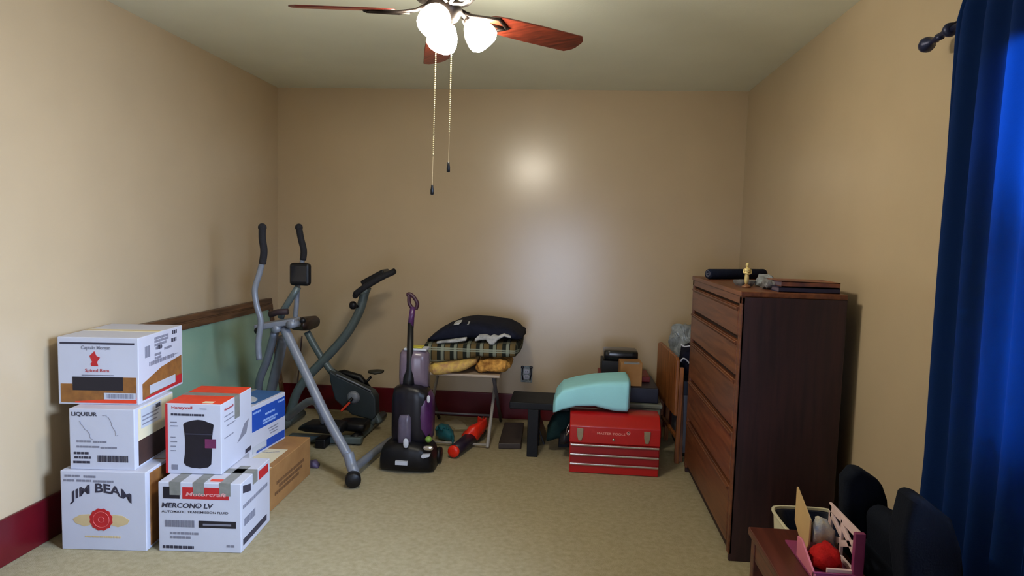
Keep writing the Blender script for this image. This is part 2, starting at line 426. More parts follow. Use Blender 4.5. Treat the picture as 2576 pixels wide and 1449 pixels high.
# middle: liqueur carton
t, fr, rt, tp = carton('white liqueur carton with dark side band, in the middle of the left stack', (-2.075, 2.545), 6, 0.272, 0.33, 0.262, 0.343)
fr.text('lettering', 'LIQUEUR', 0.012, 0.228, 0.118, 0.248, M_INK, off=0.03)
fr.fine('fine_print', [(0.03, 0.09, 0.118), (0.10, 0.155, 0.117), (0.03, 0.125, 0.095), (0.13, 0.20, 0.092)], M_INKG, 0.008)
fr.fine('address_lines', [(0.018, 0.082, 0.066), (0.02, 0.088, 0.047), (0.015, 0.084, 0.027)], M_INK, 0.010)
fr.bars('barcode', 0.117, 0.034, 0.246, 0.062, M_INK, 30)
sc = MB()
for seed in range(2):
    rnd = random.Random(seed + 5); x, y = (0.14, 0.235) if seed == 0 else (0.04, 0.21)
    pts = []
    for i in range(18): pts.append(fr.P(x, y, 0.001)); x += rnd.uniform(-0.003, 0.011) * (0.85 if seed == 0 else 0.8); y += rnd.uniform(-0.014, 0.003)
    sc.tube(pts, 0.0009, 5)
sc.build('handwriting', M_INKG, t, local=True)
rt.patch('cream_panel', 0.03, 0.118, 0.325, 0.255, M_CREAM)
rt.patch('dark_side_band', 0.03, 0.01, 0.325, 0.118, mat('dark_brown_print', (66, 44, 38), 0.6, 0.3, 20))
rt.patch('shipping_label', 0.05, 0.165, 0.22, 0.25, M_PALE, 0.002)
rt.bars('barcode', 0.17, 0.225, 0.21, 0.243, M_INK, 8, 0.003)
rt.fine('label_lines', [(0.06, 0.20, 0.212), (0.06, 0.19, 0.196), (0.06, 0.18, 0.178)], M_INKG, 0.006, 0.003)
# top: rum carton
t, fr, rt, tp = carton('white rum carton with brown and red band and black block, topmost of the left stack', (-2.165, 2.60), 7.5, 0.338, 0.415, 0.292, 0.605)
fr.patch('dark_rule', 0.012, 0.262, 0.322, 0.270, M_INK)
fr.text('lettering', 'Captain Morgan', 0.10, 0.235, 0.222, 0.256, M_INKG, off=0.02)
fr.patch('red_emblem', 0, 0, 0, 0, M_REDP, quad=[(0.135, 0.212), (0.145, 0.185), (0.138, 0.178), (0.142, 0.168), (0.170, 0.168), (0.165, 0.185), (0.178, 0.205), (0.163, 0.212), (0.155, 0.232)])
fr.text('red_lettering', 'Spiced Rum', 0.115, 0.138, 0.215, 0.156, M_REDP, off=0.01)
fr.fine('fine_print', [(0.10, 0.235, 0.126)], M_INKG, 0.004)
band = fr.patch('brown_band', 0, 0, 0, 0, M_BRP, quad=[(0.012, 0.008), (0.328, 0.008), (0.328, 0.120), (0.27, 0.120), (0.27, 0.085), (0.06, 0.085), (0.06, 0.090), (0.012, 0.090)])
fr.patch('black_block', 0.062, 0.062, 0.272, 0.121, M_INKB, 0.002)
fr.patch('red_stripe', 0, 0, 0, 0, M_ORP, 0.002, quad=[(0.07, 0.008), (0.328, 0.008), (0.328, 0.030), (0.20, 0.024), (0.07, 0.014)])
fr.patch('label', 0.192, 0.024, 0.325, 0.052, M_PALE, 0.003)
fr.bars('barcode', 0.205, 0.028, 0.318, 0.048, M_INKG, 26, 0.0036)
rt.patch('brown_band', 0, 0, 0, 0, M_BRP, quad=[(0.03, 0.012), (0.40, 0.012), (0.40, 0.148), (0.20, 0.128), (0.03, 0.085)])
rt.patch('red_stripe', 0, 0, 0, 0, M_REDP, 0.002, quad=[(0.05, 0.012), (0.40, 0.012), (0.40, 0.056), (0.34, 0.056), (0.34, 0.028), (0.05, 0.020)])
rt.patch('label', 0.09, 0.028, 0.33, 0.066, M_PALE, 0.003)
rt.fine('grey_lettering', [(0.09, 0.32, 0.152)], M_INKG, 0.018)
rt.bars('barcode', 0.055, 0.195, 0.10, 0.245, M_INKG, 8)
rt.fine('label_block', [(0.14, 0.27, 0.262), (0.14, 0.27, 0.248), (0.14, 0.25, 0.232), (0.15, 0.21, 0.216), (0.23, 0.30, 0.202), (0.14, 0.20, 0.188), (0.14, 0.20, 0.172)], M_INKG, 0.011)
rt.fine('bold_marks', [(0.31, 0.355, 0.262), (0.30, 0.355, 0.226), (0.16, 0.205, 0.214)], M_INK, 0.018)
rt.patch('underline', 0.14, 0.162, 0.365, 0.165, M_INKG)
tp.patch('flap_seam', 0.005, 0.203, 0.333, 0.208, M_CARD)
tp.patch('packing_tape', 0.004, 0.18, 0.334, 0.232, M_CREAM, 0.001)
# transmission fluid carton
t, fr, rt, tp = carton('white fluid carton with red panel and grey duct tape, on the carpet', (-1.70, 2.568), 4.5, 0.352, 0.325, 0.303, 0.0)
fr.patch('black_panel', 0.022, 0.232, 0.092, 0.283, M_INKB)
rp = fr.patch('red_panel', 0.104, 0.232, 0.300, 0.283, M_REDP)
fr.text('panel_lettering', 'Motorcraft', 0.118, 0.245, 0.290, 0.262, mat('pink_white_print', (222, 160, 160), 0.5), 0.0026, parent=rp, shear=0.2)
fr.text('lettering', 'MERCON\u00ae LV', 0.015, 0.192, 0.235, 0.215, M_INK, off=0.03, shear=0.15)
fr.text('subtitle', 'AUTOMATIC TRANSMISSION FLUID', 0.015, 0.170, 0.298, 0.180, M_INK, off=0.01)
fr.bars('barcode', 0.028, 0.108, 0.155, 0.138, M_INKG, 40)
db = fr.patch('dark_bar', 0.172, 0.108, 0.330, 0.138, M_INKB)
fr.patch('bar_gloss', 0.19, 0.118, 0.31, 0.126, M_INKG, 0.002)
fr.fine('fine_print', [(0.05, 0.17, 0.076), (0.05, 0.14, 0.058), (0.29, 0.325, 0.025)], M_INKG, 0.010)
fr.fine('foot_print', [(0.018, 0.15, 0.014)], M_INK, 0.012)
rt.fine('side_lettering', [(0.02, 0.29, 0.185)], M_INKG, 0.016)
rt.patch('side_dark_label', 0, 0, 0, 0, M_INK, quad=[(0.02, 0.255), (0.10, 0.235), (0.10, 0.268), (0.02, 0.288)])
rt.patch('side_red_label', 0.19, 0.248, 0.30, 0.288, M_REDP)
rt.bars('side_barcode', 0.03, 0.105, 0.15, 0.138, M_INKG, 18)
rt.patch('side_dark_bar', 0.02, 0.025, 0.28, 0.052, M_INK)
tpz = MB()
for a in (0.05, 0.15, 0.262):
    tpz.box(-0.176 + a, -0.176 + a + 0.046, -0.1645, -0.163, 0.248, 0.305).box(-0.176 + a, -0.176 + a + 0.046, -0.1635, 0.05, 0.303, 0.3045)
tpz.box(0.176, 0.1775, -0.04, 0.012, 0.252, 0.305).box(0.05, 0.177, -0.04, 0.012, 0.303, 0.3045).build('duct_tape', M_TAPE, t, local=True)
tp.patch('orange_strip', 0.21, 0.02, 0.30, 0.045, M_ORP)
tp.patch('flap_seam', 0.002, 0.16, 0.35, 0.163, M_CARD)
# purifier carton
t, fr, rt, tp = carton('white carton with orange top and picture of a black cylinder, standing on the fluid carton', (-1.722, 2.66), 4.5, 0.243, 0.325, 0.312, 0.3046)
fr.patch('red_edge', 0.0, 0.0, 0.010, 0.31, M_REDP)
tp.patch('orange_top', 0.002, 0.002, 0.241, 0.323, M_ORP)
tp.patch('duct_tape', 0.0, 0.14, 0.243, 0.19, M_TAPE, 0.002)
tp.patch('label', 0.155, 0.01, 0.20, 0.04, M_CREAM, 0.002)
fr.text('red_lettering', 'Honeywell', 0.028, 0.284, 0.118, 0.300, M_REDP, off=0.02)
fr.fine('dark_lettering', [(0.025, 0.17, 0.258)], M_INK, 0.009)
fr.fine('fine_print', [(0.15, 0.18, 0.288), (0.022, 0.05, 0.226), (0.022, 0.055, 0.21), (0.022, 0.045, 0.16), (0.022, 0.05, 0.14), (0.022, 0.045, 0.12), (0.022, 0.045, 0.1)], M_INKG, 0.004)
fr.patch('badge', 0.025, 0.018, 0.052, 0.040, M_INKG)
pic = [(0.078, 0.05), (0.090, 0.036), (0.115, 0.028), (0.15, 0.026), (0.185, 0.032), (0.198, 0.045), (0.202, 0.10), (0.204, 0.175), (0.208, 0.205), (0.210, 0.220), (0.205, 0.226), (0.19, 0.230), (0.165, 0.240), (0.14, 0.242), (0.115, 0.238), (0.085, 0.228), (0.078, 0.218), (0.082, 0.19), (0.086, 0.15), (0.084, 0.09)]
pc = fr.patch('purifier_picture', 0, 0, 0, 0, mat('black_printed_picture', (22, 20, 34), 0.45, 0.3, 30), quad=pic)
fr.patch('picture_rim', 0.084, 0.176, 0.205, 0.181, M_INK, 0.0018, parent=pc)
fr.patch('picture_panel', 0.172, 0.118, 0.220, 0.158, mat('purple_print', (110, 40, 84), 0.5, 0.2, 40), 0.0022, parent=pc)
rt.text('side_red_lettering', 'Honeywell', 0.03, 0.270, 0.12, 0.285, M_REDP)
rt.fine('side_print', [(0.03, 0.12, 0.246), (0.03, 0.14, 0.226), (0.05, 0.14, 0.20), (0.03, 0.12, 0.15)], M_INKG, 0.004)
rt.patch('duct_tape', 0.135, 0.21, 0.185, 0.312, M_TAPE, 0.002)
rt.patch('grey_picture', 0, 0, 0, 0, M_INKG, quad=[(0.16, 0.09), (0.26, 0.11), (0.29, 0.17), (0.24, 0.16), (0.2, 0.12)])
rt.patch('corner_mark', 0.25, 0.01, 0.315, 0.03, M_INK)
# brown carton
t, fr, rt, tp = carton('plain brown cardboard carton with a white label on its lid, under the blue carton', (-1.86, 2.955), 1, 0.445, 0.57, 0.214, 0.0, M_CARD)
tp.patch('white_label', 0.24, 0.13, 0.41, 0.34, M_CREAM)
tp.patch('paper_edge', 0.30, 0.002, 0.44, 0.075, M_CREAM, 0.002)
tp.fine('label_lines', [(0.27, 0.38, 0.30), (0.27, 0.39, 0.28)], M_INKG, 0.005, 0.002)
rt.fine('scuffed_print', [(0.12, 0.47, 0.11), (0.15, 0.44, 0.085), (0.10, 0.40, 0.06)], mat('faded_brown_print', (112, 76, 44), 0.8, 0.3, 40), 0.016)
# blue carton
t, fr, rt, tp = carton('blue and white carton standing on the brown cardboard carton', (-1.865, 3.145), -4, 0.29, 0.36, 0.265, 0.2145)
rt.patch('blue_panel', 0.02, 0.142, 0.355, 0.243, M_BLUEP, quad=[(0.02, 0.132), (0.355, 0.132), (0.355, 0.243), (0.02, 0.243)])
rt.patch('lower_blue_panel', 0.16, 0.012, 0.350, 0.055, M_BLUEP)
rt.patch('lower_blue_strip', 0.06, 0.012, 0.16, 0.026, M_BLUEP)
rt.patch('grey_label', 0.02, 0.02, 0.158, 0.055, M_PALE)
rt.fine('pale_lettering', [(0.025, 0.10, 0.222), (0.28, 0.345, 0.222), (0.145, 0.245, 0.190), (0.12, 0.27, 0.160), (0.12, 0.25, 0.146)], M_LBLUE, 0.010, 0.002)
rt.fine('grey_lettering', [(0.18, 0.28, 0.105), (0.19, 0.28, 0.09), (0.20, 0.27, 0.075)], M_INKG, 0.005)
tp.patch('blue_lid_panel', 0.02, 0.07, 0.272, 0.355, mat('dull_blue_print', (52, 98, 156), 0.5, 0.08, 12))
tp.patch('pale_disc', 0, 0, 0, 0, M_PALE, 0.002, quad=[(0.13 + 0.12 * math.cos(k * PI / 10), 0.12 + 0.10 * math.sin(k * PI / 10)) for k in range(20)])
tp.patch('grey_tape', 0.07, 0.0, 0.12, 0.36, M_TAPE, 0.0028)

# ------------------------------------------------------------------ framed green board against the left wall
t = thing('framed_board', 'large glossy green board in dark wood frame leaning on the left wall', 'board', (-2.15, 4.0, 0))
xb, xt = -2.085, -2.205
def lean(y, z, o=0.0): return Vector((xb + (xt - xb) * z / 0.87 + o, y, z))
y0, y1 = 3.05, 4.69
M_BOARD = mat('glossy_green_board', (136, 168, 146), 0.12, 0.06, 3, spec=0.7, coat=0.4)
MB().hexa([lean(y0, 0.03), lean(y1, 0.03), lean(y1, 0.03, -0.012), lean(y0, 0.03, -0.012), lean(y0, 0.80), lean(y1, 0.80), lean(y1, 0.80, -0.012), lean(y0, 0.80, -0.012)]).build('panel', M_BOARD, t)
M_FR = wood('dark_frame_wood', (58, 36, 24), (104, 70, 44), 1, 0.4)
fr_ = MB()
for z0_, z1_ in ((0.0, 0.05), (0.79, 0.825), (0.835, 0.868)):
    fr_.hexa([lean(y0, z0_, 0.016), lean(y1, z0_, 0.016), lean(y1, z0_, -0.016), lean(y0, z0_, -0.016), lean(y0, z1_, 0.016), lean(y1, z1_, 0.016), lean(y1, z1_, -0.016), lean(y0, z1_, -0.016)])
for a in (y0, y1 - 0.05):
    fr_.hexa([lean(a, 0.0, 0.014), lean(a + 0.05, 0.0, 0.014), lean(a + 0.05, 0.0, -0.014), lean(a, 0.0, -0.014), lean(a, 0.86, 0.014), lean(a + 0.05, 0.86, 0.014), lean(a + 0.05, 0.86, -0.014), lean(a, 0.86, -0.014)])
fr_.hexa([lean(y0, 0.82, 0.008), lean(y1, 0.82, 0.008), lean(y1, 0.82, -0.016), lean(y0, 0.82, -0.016), lean(y0, 0.84, 0.008), lean(y1, 0.84, 0.008), lean(y1, 0.84, -0.016), lean(y0, 0.84, -0.016)])
fr_.build('frame', M_FR, t, bevel=0.003)
# dark brown board in the corner
p = at(700, 850, Y=4.72); q_ = at(742, 850, Y=4.72)
tag(MB().hexa([(-2.02, 4.70, 0), (q_.x, 4.70, 0), (q_.x, 4.72, 0), (-2.02, 4.72, 0), (-2.02, 4.83, p.z), (q_.x, 4.83, p.z), (q_.x, 4.85, p.z), (-2.02, 4.85, p.z)]).build('wooden_board', wood('very_dark_wood', (38, 20, 18), (62, 34, 28), 2, 0.5), bevel=0.003),
    'dark brown wooden board leaning on the back wall behind the elliptical trainer', 'board')

# ------------------------------------------------------------------ elliptical trainer
t = thing('elliptical_trainer', 'grey elliptical trainer with two upright black-gripped handles and a square black console', 'exercise machine', (-1.55, 3.8, 0))
def pth(Y, pts): return [at(a, b, Y=Y) for a, b in pts]
def seq(pts): return [at(a, b, Y=Y) for a, b, Y in pts]
def smoothpath(p, n=5):
    out = []
    for i in range(len(p) - 1):
        p0 = p[max(i - 1, 0)]; p1 = p[i]; p2 = p[i + 1]; p3 = p[min(i + 2, len(p) - 1)]
        for k in range(n):
            u = k / n
            out.append(0.5 * ((2 * p1) + (p2 - p0) * u + (2 * p0 - 5 * p1 + 4 * p2 - p3) * u * u + (3 * p1 - p0 - 3 * p2 + p3) * u ** 3))
    out.append(p[-1]); return out
wh = Vector((-1.136, 3.42, 0.045))
MB().tube(smoothpath(seq([(715, 826, 3.70), (760, 920, 3.64), (820, 1045, 3.55), (878, 1150, 3.46)])), 0.027, 14).build('front_leg', M_GREY, t, smooth=True)
MB().tube(smoothpath([at(876, 1140, Y=3.46), at(884, 1170, Y=3.44), wh + Vector((0.0, 0.0, 0.03)), wh]), [0.030] * 15 + [0.026], 14).build('foot_bracket', M_GREY, t, smooth=True)
MB().lathe([(0.001, -0.028), (0.036, -0.028), (0.042, -0.02), (0.042, 0.02), (0.036, 0.028), (0.001, 0.028)], wh + Vector((0.012, -0.045, 0)), (0.35, -1, 0), 24).build('roller_wheel', M_BLACK, t, smooth=True)
cb = smoothpath([wh + Vector((-0.01, 0.02, 0.03)), Vector((-1.155, 3.58, 0.055)), Vector((-1.13, 3.88, 0.05)), Vector((-1.08, 4.22, 0.045))])
MB().tube(cb, 0.024, 12).build('floor_crossbar', M_GREY, t, smooth=True)
MB().lathe([(0.001, -0.02), (0.036, -0.02), (0.04, 0.0), (0.036, 0.02), (0.001, 0.02)], Vector((-1.08, 4.24, 0.045)), (0.1, 1, 0), 20).build('roller_wheel', M_BLACK, t, smooth=True)
MB().tube(smoothpath([at(692, 835, Y=3.74), at(672, 905, Y=3.84), at(650, 975, Y=3.95), Vector((-2.02, 4.2, 0.05))]), 0.024, 12).build('rear_leg', M_GREY, t, smooth=True)
MB().tube(smoothpath([at(712, 850, Y=3.80), at(700, 910, Y=3.86), at(682, 985, Y=3.92), Vector((-1.90, 3.98, 0.12))]), 0.030, 12).build('drive_arm', M_GREY, t, smooth=True)
MB().beam(at(648, 822, Y=3.70), at(748, 806, Y=3.72), 0.12, 0.035).build('hub_plate', M_GREY, t, bevel=0.008)
hb = MB()
for a, b in [(700, 826), (738, 815)]:
    hb.lathe([(0.001, -0.04), (0.024, -0.04), (0.024, 0.04), (0.001, 0.04)], at(a, b, Y=3.69), (0.2, 1, 0), 18)
hb.build('pivot_hub', M_GREY, t, smooth=True)
MB().ball(at(648, 832, Y=3.60), 0.02, 12).ball(at(762, 806, Y=3.72), 0.018, 12).build('pivot_cap', M_BLACK, t, smooth=True)
for k, (Y, grip, tube_) in enumerate([(3.56, [(660, 572), (660, 600), (664, 632), (660, 664)], [(661, 655), (652, 690), (641, 728), (646, 770), (656, 808), (650, 860), (652, 905)]),
                                      (3.92, [(752, 572), (757, 600), (764, 630), (762, 654)], [(762, 645), (757, 680), (749, 722), (746, 765), (742, 806)])]):
    hd = MB().tube(smoothpath(pth(Y, tube_)), 0.0165 if k == 0 else 0.015, 12).build('handle', M_GREY, t, smooth=True)
    g = smoothpath(pth(Y, grip))
    MB().tube(g, 0.0195, 14).ball(g[0], 0.0235, 14).build('foam_grip', M_FOAM, hd, smooth=True)
c = at(755, 690, Y=3.80)
con = MB().box(c.x - 0.062, c.x + 0.062, c.y - 0.02, c.y + 0.03, c.z - 0.068, c.z + 0.068).build('console', M_BLACK, t, bevel=0.02, seg=4)
MB().box(c.x - 0.048, c.x + 0.048, c.y - 0.0225, c.y - 0.018, c.z - 0.045, c.z + 0.052).build('screen', mat('dark_screen', (20, 22, 30), 0.2), con, bevel=0.006)
MB().tube(pth(3.82, [(750, 722), (735, 745), (712, 782), (706, 800)]), 0.020, 12).build('console_post', M_BGREY, t, smooth=True)
MB().tube(pth(3.74, [(678, 792), (700, 785), (724, 784)]), 0.018, 12).build('adjuster_handle', mat('dark_brown_rubber', (46, 30, 34), 0.7), t, smooth=True)
for a, b, Y, w in [(812, 1072, 4.02, 0.28), (884, 1068, 4.20, 0.22)]:
    c = at(a, b, Y=Y)
    MB().loft([(c.x - w / 2, c.y, c.z - 0.012, 0.05, 0.012), (c.x - w * 0.3, c.y, c.z, 0.075, 0.03), (c.x, c.y, c.z + 0.002, 0.08, 0.034), (c.x + w * 0.35, c.y, c.z, 0.08, 0.034), (c.x + w / 2, c.y, c.z, 0.07, 0.028)], e=0.55).build('foot_pedal', M_BLACK, t, smooth=True)
MB().tube(smoothpath([at(722, 1052, Y=3.9), at(745, 1032, Y=3.88), at(778, 1010, Y=3.8), at(806, 1012, Y=3.62)]), 0.024, 12).tube(smoothpath([at(790, 1010, Y=3.75), at(806, 1040, Y=3.85), at(812, 1066, Y=4.0)]), 0.014, 10).build('pedal_link', M_GREY, t, smooth=True)
MB().beam((-1.775, 4.06, 0.032), (-1.30, 4.08, 0.032), 0.06, 0.045).build('floor_beam', M_BGREY, t, bevel=0.008)
c = at(812, 1112, Z=0.03)
MB().box(c.x - 0.035, c.x + 0.035, c.y - 0.05, c.y + 0.06, 0.0, 0.062).build('beam_foot', M_BLACK, t, bevel=0.012, seg=3)

# ------------------------------------------------------------------ exercise bike
t = thing('exercise_bike', 'dark grey folding X-frame exercise bike with a padded seat, against the back wall', 'exercise machine', (-1.5, 4.38, 0))
YB_ = 4.38
MB().tube(smoothpath(pth(YB_, [(918, 735), (903, 785), (872, 840), (820, 900), (768, 955), (742, 1000), (726, 1062)])), 0.031, 14).build('handlebar_post', M_BGREY, t, smooth=True)
MB().tube(smoothpath(pth(YB_ + 0.005, [(772, 835), (800, 885), (838, 940), (880, 985), (940, 1040), (955, 1062)])), 0.024, 14).build('seat_tube', M_BGREY, t, smooth=True)
c = at(768, 815, Y=YB_)
MB().loft([(c.x - 0.10, c.y, c.z - 0.005, 0.02, 0.03), (c.x - 0.07, c.y, c.z, 0.07, 0.042), (c.x, c.y, c.z + 0.004, 0.11, 0.046), (c.x + 0.04, c.y, c.z + 0.008, 0.14, 0.046), (c.x + 0.058, c.y, c.z + 0.005, 0.12, 0.036)], e=0.75).build('seat', mat('dark_brown_vinyl', (40, 24, 20), 0.4, 0.2, 20), t, smooth=True)
hs = [at(a, b, Y=4.33) for a, b in [(826, 932), (852, 948), (934, 986), (944, 1000), (946, 1046), (936, 1058), (884, 1044), (842, 1006), (830, 962)]]
hsg = MB().prism(hs, (0, 0.10, 0)).build('drive_housing', M_HOUS, t, bevel=0.012, seg=3)
MB().tube(pth(4.325, [(846, 942), (890, 962), (934, 984)]), 0.006, 8).build('housing_trim', M_GREY, hsg, smooth=True)
MB().tube([at(a, b, Y=4.50) for a, b in [(835, 945), (865, 938), (905, 950), (925, 975), (915, 985)]], 0.025, 10).build('flywheel_guard', M_BLACK, t, smooth=True)
c = at(889, 1000, Y=4.33)
MB().lathe([(0.001, -0.012), (0.044, -0.010), (0.046, 0.0), (0.03, 0.012), (0.001, 0.014)], c, (0, -1, 0), 26).build('crank_cover', M_GREY, t, smooth=True)
ck = MB().tube([c + Vector((0, -0.02, 0)), at(858, 1034, Y=4.30)], 0.011, 10).build('crank_arm', M_BLACK, t, smooth=True)
MB().beam(at(880, 1012, Y=4.295), at(858, 1034, Y=4.285), 0.020, 0.014).build('pedal_strap', M_ORP, ck, bevel=0.003)
ck = MB().tube([at(918, 965, Y=4.46), at(934, 947, Y=4.48)], 0.009, 10).build('crank_arm', M_BLACK, t, smooth=True)
c = at(946, 935, Y=4.50)
MB().loft([(c.x - 0.05, c.y, c.z, 0.03, 0.010), (c.x, c.y, c.z - 0.002, 0.045, 0.016), (c.x + 0.05, c.y, c.z + 0.004, 0.03, 0.010)], e=0.7).build('pedal', mat('dark_olive_plastic', (46, 44, 34), 0.6), ck, smooth=True)
fb = MB().tube([(-1.352, 4.10, 0.032), (-1.335, 4.68, 0.032)], 0.030, 14).build('front_base_bar', M_BGREY, t, smooth=True)
MB().tube([(-1.353, 4.07, 0.034), (-1.350, 4.16, 0.034)], 0.034, 14).build('end_cap', M_BLACK, fb, smooth=True)
MB().tube([at(945, 1045, Y=YB_), (-1.345, YB_, 0.04)], 0.026, 12).build('base_stem', M_BGREY, t, smooth=True)
rb = at(726, 1062, Y=YB_)
MB().tube([(rb.x, 4.14, 0.032), (rb.x, 4.62, 0.032)], 0.028, 14).tube([(rb.x, YB_, 0.03), rb], 0.028, 12).build('rear_base_bar', M_BGREY, t, smooth=True)
# console and handlebar
k0 = at(900, 735, Y=4.36); k1 = at(985, 686, Y=4.36)
MB().tube(smoothpath([at(896, 738, Y=4.22), at(918, 722, Y=4.2), at(955, 700, Y=4.22), at(990, 684, Y=4.26)]), 0.020, 12).tube(smoothpath([at(896, 740, Y=4.52), at(920, 722, Y=4.54), at(957, 700, Y=4.52), at(992, 682, Y=4.46)]), 0.020, 12).tube([at(896, 738, Y=4.22), at(894, 744, Y=4.37), at(896, 740, Y=4.52)], 0.020, 12).build('handlebar', M_FOAM, t, smooth=True)
d = (at(978, 682, Y=4.37) - at(918, 716, Y=4.37)); 
cn = MB().beam(at(918, 714, Y=4.37), at(974, 684, Y=4.37), 0.15, 0.05).build('console', M_BLACK, t, bevel=0.01, seg=3)
MB().beam(at(926, 718, Y=4.30), at(952, 702, Y=4.30), 0.006, 0.008).build('console_trim', M_CHROME, cn)
MB().tube([at(914, 745, Y=YB_), at(924, 722, Y=YB_)], 0.03, 12).build('console_bracket', M_BGREY, t, smooth=True)
MB().ball(at(888, 768, Y=4.32), (0.024, 0.024, 0.028), 16, 0.8).tube([at(888, 768, Y=4.32), at(905, 772, Y=4.37)], 0.01, 8).build('height_knob', M_BLACK, t, smooth=True)

# ------------------------------------------------------------------ carpet cleaner
vc = Vector((-0.895, 3.70, 0))
t = thing('carpet_cleaner', 'black and purple upright carpet cleaner with a clear tank, in front of the back wall', 'carpet cleaner', tuple(vc))
M_PURP = mat('purple_plastic', (74, 34, 84), 0.3, 0.15, 20)
M_NAVYP = mat('black_purple_plastic', (12, 8, 22), 0.36, 0.4, 9, rgb2=(6, 6, 12), spec=0.4)
x = vc.x
bs = MB().loft([(x - 0.165, 3.74, 0.045, 0.085, 0.045), (x - 0.15, 3.74, 0.07, 0.115, 0.07), (x - 0.10, 3.74, 0.085, 0.13, 0.085), (x, 3.74, 0.092, 0.14, 0.092), (x + 0.09, 3.74, 0.083, 0.13, 0.083), (x + 0.13, 3.74, 0.066, 0.11, 0.066), (x + 0.15, 3.74, 0.04, 0.08, 0.04)], n=28, e=0.55).build('brush_head', M_BLACK, t, smooth=True)
for a in (-0.160, 0.150):
    MB().lathe([(0.001, -0.014), (0.045, -0.014), (0.05, 0.0), (0.045, 0.014), (0.001, 0.014)], (x + a, 3.83, 0.05), (1, 0, 0), 24).build('wheel', M_BLACK, t, smooth=True)
def vf(px, py, Y): return at(px, py, Y=Y)
c = vf(1021, 1115, 3.60)
MB().ball(c, (0.016, 0.008, 0.028), 18, 0.85).build('oval_badge', M_PALE, bs, smooth=True)
c = vf(1010, 1165, 3.59); MB().box(c.x - 0.036, c.x + 0.034, c.y - 0.004, c.y + 0.03, c.z - 0.011, c.z + 0.011).build('front_label', M_PALE, bs)
c = vf(1077, 1127, 3.605); MB().ball(c, (0.03, 0.012, 0.013), 16, 0.7).build('lamp_cover', M_CHROME, bs, smooth=True)
c = vf(1070, 1148, 3.595); MB().prism([c + Vector((-0.026, 0, -0.006)), c + Vector((-0.015, 0, -0.014)), c + Vector((0.022, 0, -0.002)), c + Vector((0.026, 0, 0.013)), c + Vector((-0.02, 0, 0.008))], (0, 0.02, 0)).build('side_label', M_PALE, bs)
c = vf(1078, 1105, 3.66); MB().ball(c, (0.02, 0.02, 0.018), 16).build('green_knob', mat('green_plastic', (116, 150, 62), 0.4), bs, smooth=True)
MB().loft([(x - 0.112, 3.76, 0.30, 0.05, 0.13), (x - 0.10, 3.76, 0.31, 0.075, 0.165), (x - 0.03, 3.755, 0.32, 0.09, 0.185), (x + 0.05, 3.755, 0.315, 0.09, 0.175), (x + 0.10, 3.76, 0.30, 0.075, 0.16), (x + 0.115, 3.76, 0.29, 0.05, 0.13)], n=28, e=0.4).build('body', M_NAVYP, t, smooth=True)
MB().loft([(x - 0.062, 3.68, 0.235, 0.02, 0.07), (x - 0.05, 3.67, 0.24, 0.025, 0.09), (x + 0.0, 3.665, 0.24, 0.025, 0.095), (x + 0.015, 3.67, 0.235, 0.02, 0.08)], e=0.5).build('dirty_water_tank', mat('smoky_clear_plastic', (92, 86, 106), 0.2, 0.3, 14), t, smooth=True)
MB().loft([(x + 0.06, 3.74, 0.32, 0.07, 0.12), (x + 0.10, 3.76, 0.31, 0.08, 0.15), (x + 0.122, 3.77, 0.30, 0.05, 0.12)], e=0.5).build('side_panel', M_PURP, t, smooth=True)
c = vf(1078, 1004, 3.66); MB().ball(c, (0.010, 0.006, 0.022), 12, 0.8).build('side_badge', M_PALE, t, smooth=True)
M_TANK = mat('translucent_lilac_plastic', (136, 120, 140), 0.25, 0.1, 8, trans=0.35)
tk = MB().loft([(x - 0.085, 3.80, 0.575, 0.035, 0.10), (x - 0.07, 3.80, 0.58, 0.06, 0.112), (x, 3.80, 0.585, 0.075, 0.115), (x + 0.065, 3.80, 0.58, 0.06, 0.11), (x + 0.085, 3.80, 0.57, 0.035, 0.10)], n=28, e=0.6).build('clean_water_tank', M_TANK, t, smooth=True)
MB().box(x - 0.058, x + 0.078, 3.75, 3.85, 0.690, 0.705).build('tank_cap', M_PALE, tk, bevel=0.006)
MB().box(x - 0.02, x + 0.05, 3.76, 3.83, 0.705, 0.714).build('yellow_latch', mat('yellow_plastic', (190, 178, 50), 0.4), tk, bevel=0.004)
MB().tube([vf(1027, 990, 3.74), vf(1029, 950, 3.74), vf(1031, 930, 3.74), vf(1033, 812, 3.76)], [0.036, 0.034, 0.021, 0.018], 14).build('handle_pole', M_BLACK, t, smooth=True)
hp = MB().tube([vf(1033, 824, 3.76), vf(1035, 800, 3.76), vf(1039, 772, 3.76)], [0.0185, 0.0175, 0.0165], 14).build('handle_neck', M_PURP, t, smooth=True)
lp = smoothpath([vf(a, b, 3.76) for a, b in [(1040, 778), (1030, 764), (1029, 746), (1026, 740), (1034, 741), (1043, 750), (1050, 764), (1046, 778)]], 4)
MB().tube(lp, 0.011, 10).build('grip_loop', mat('dark_maroon_plastic', (56, 22, 40), 0.4), t, smooth=True)

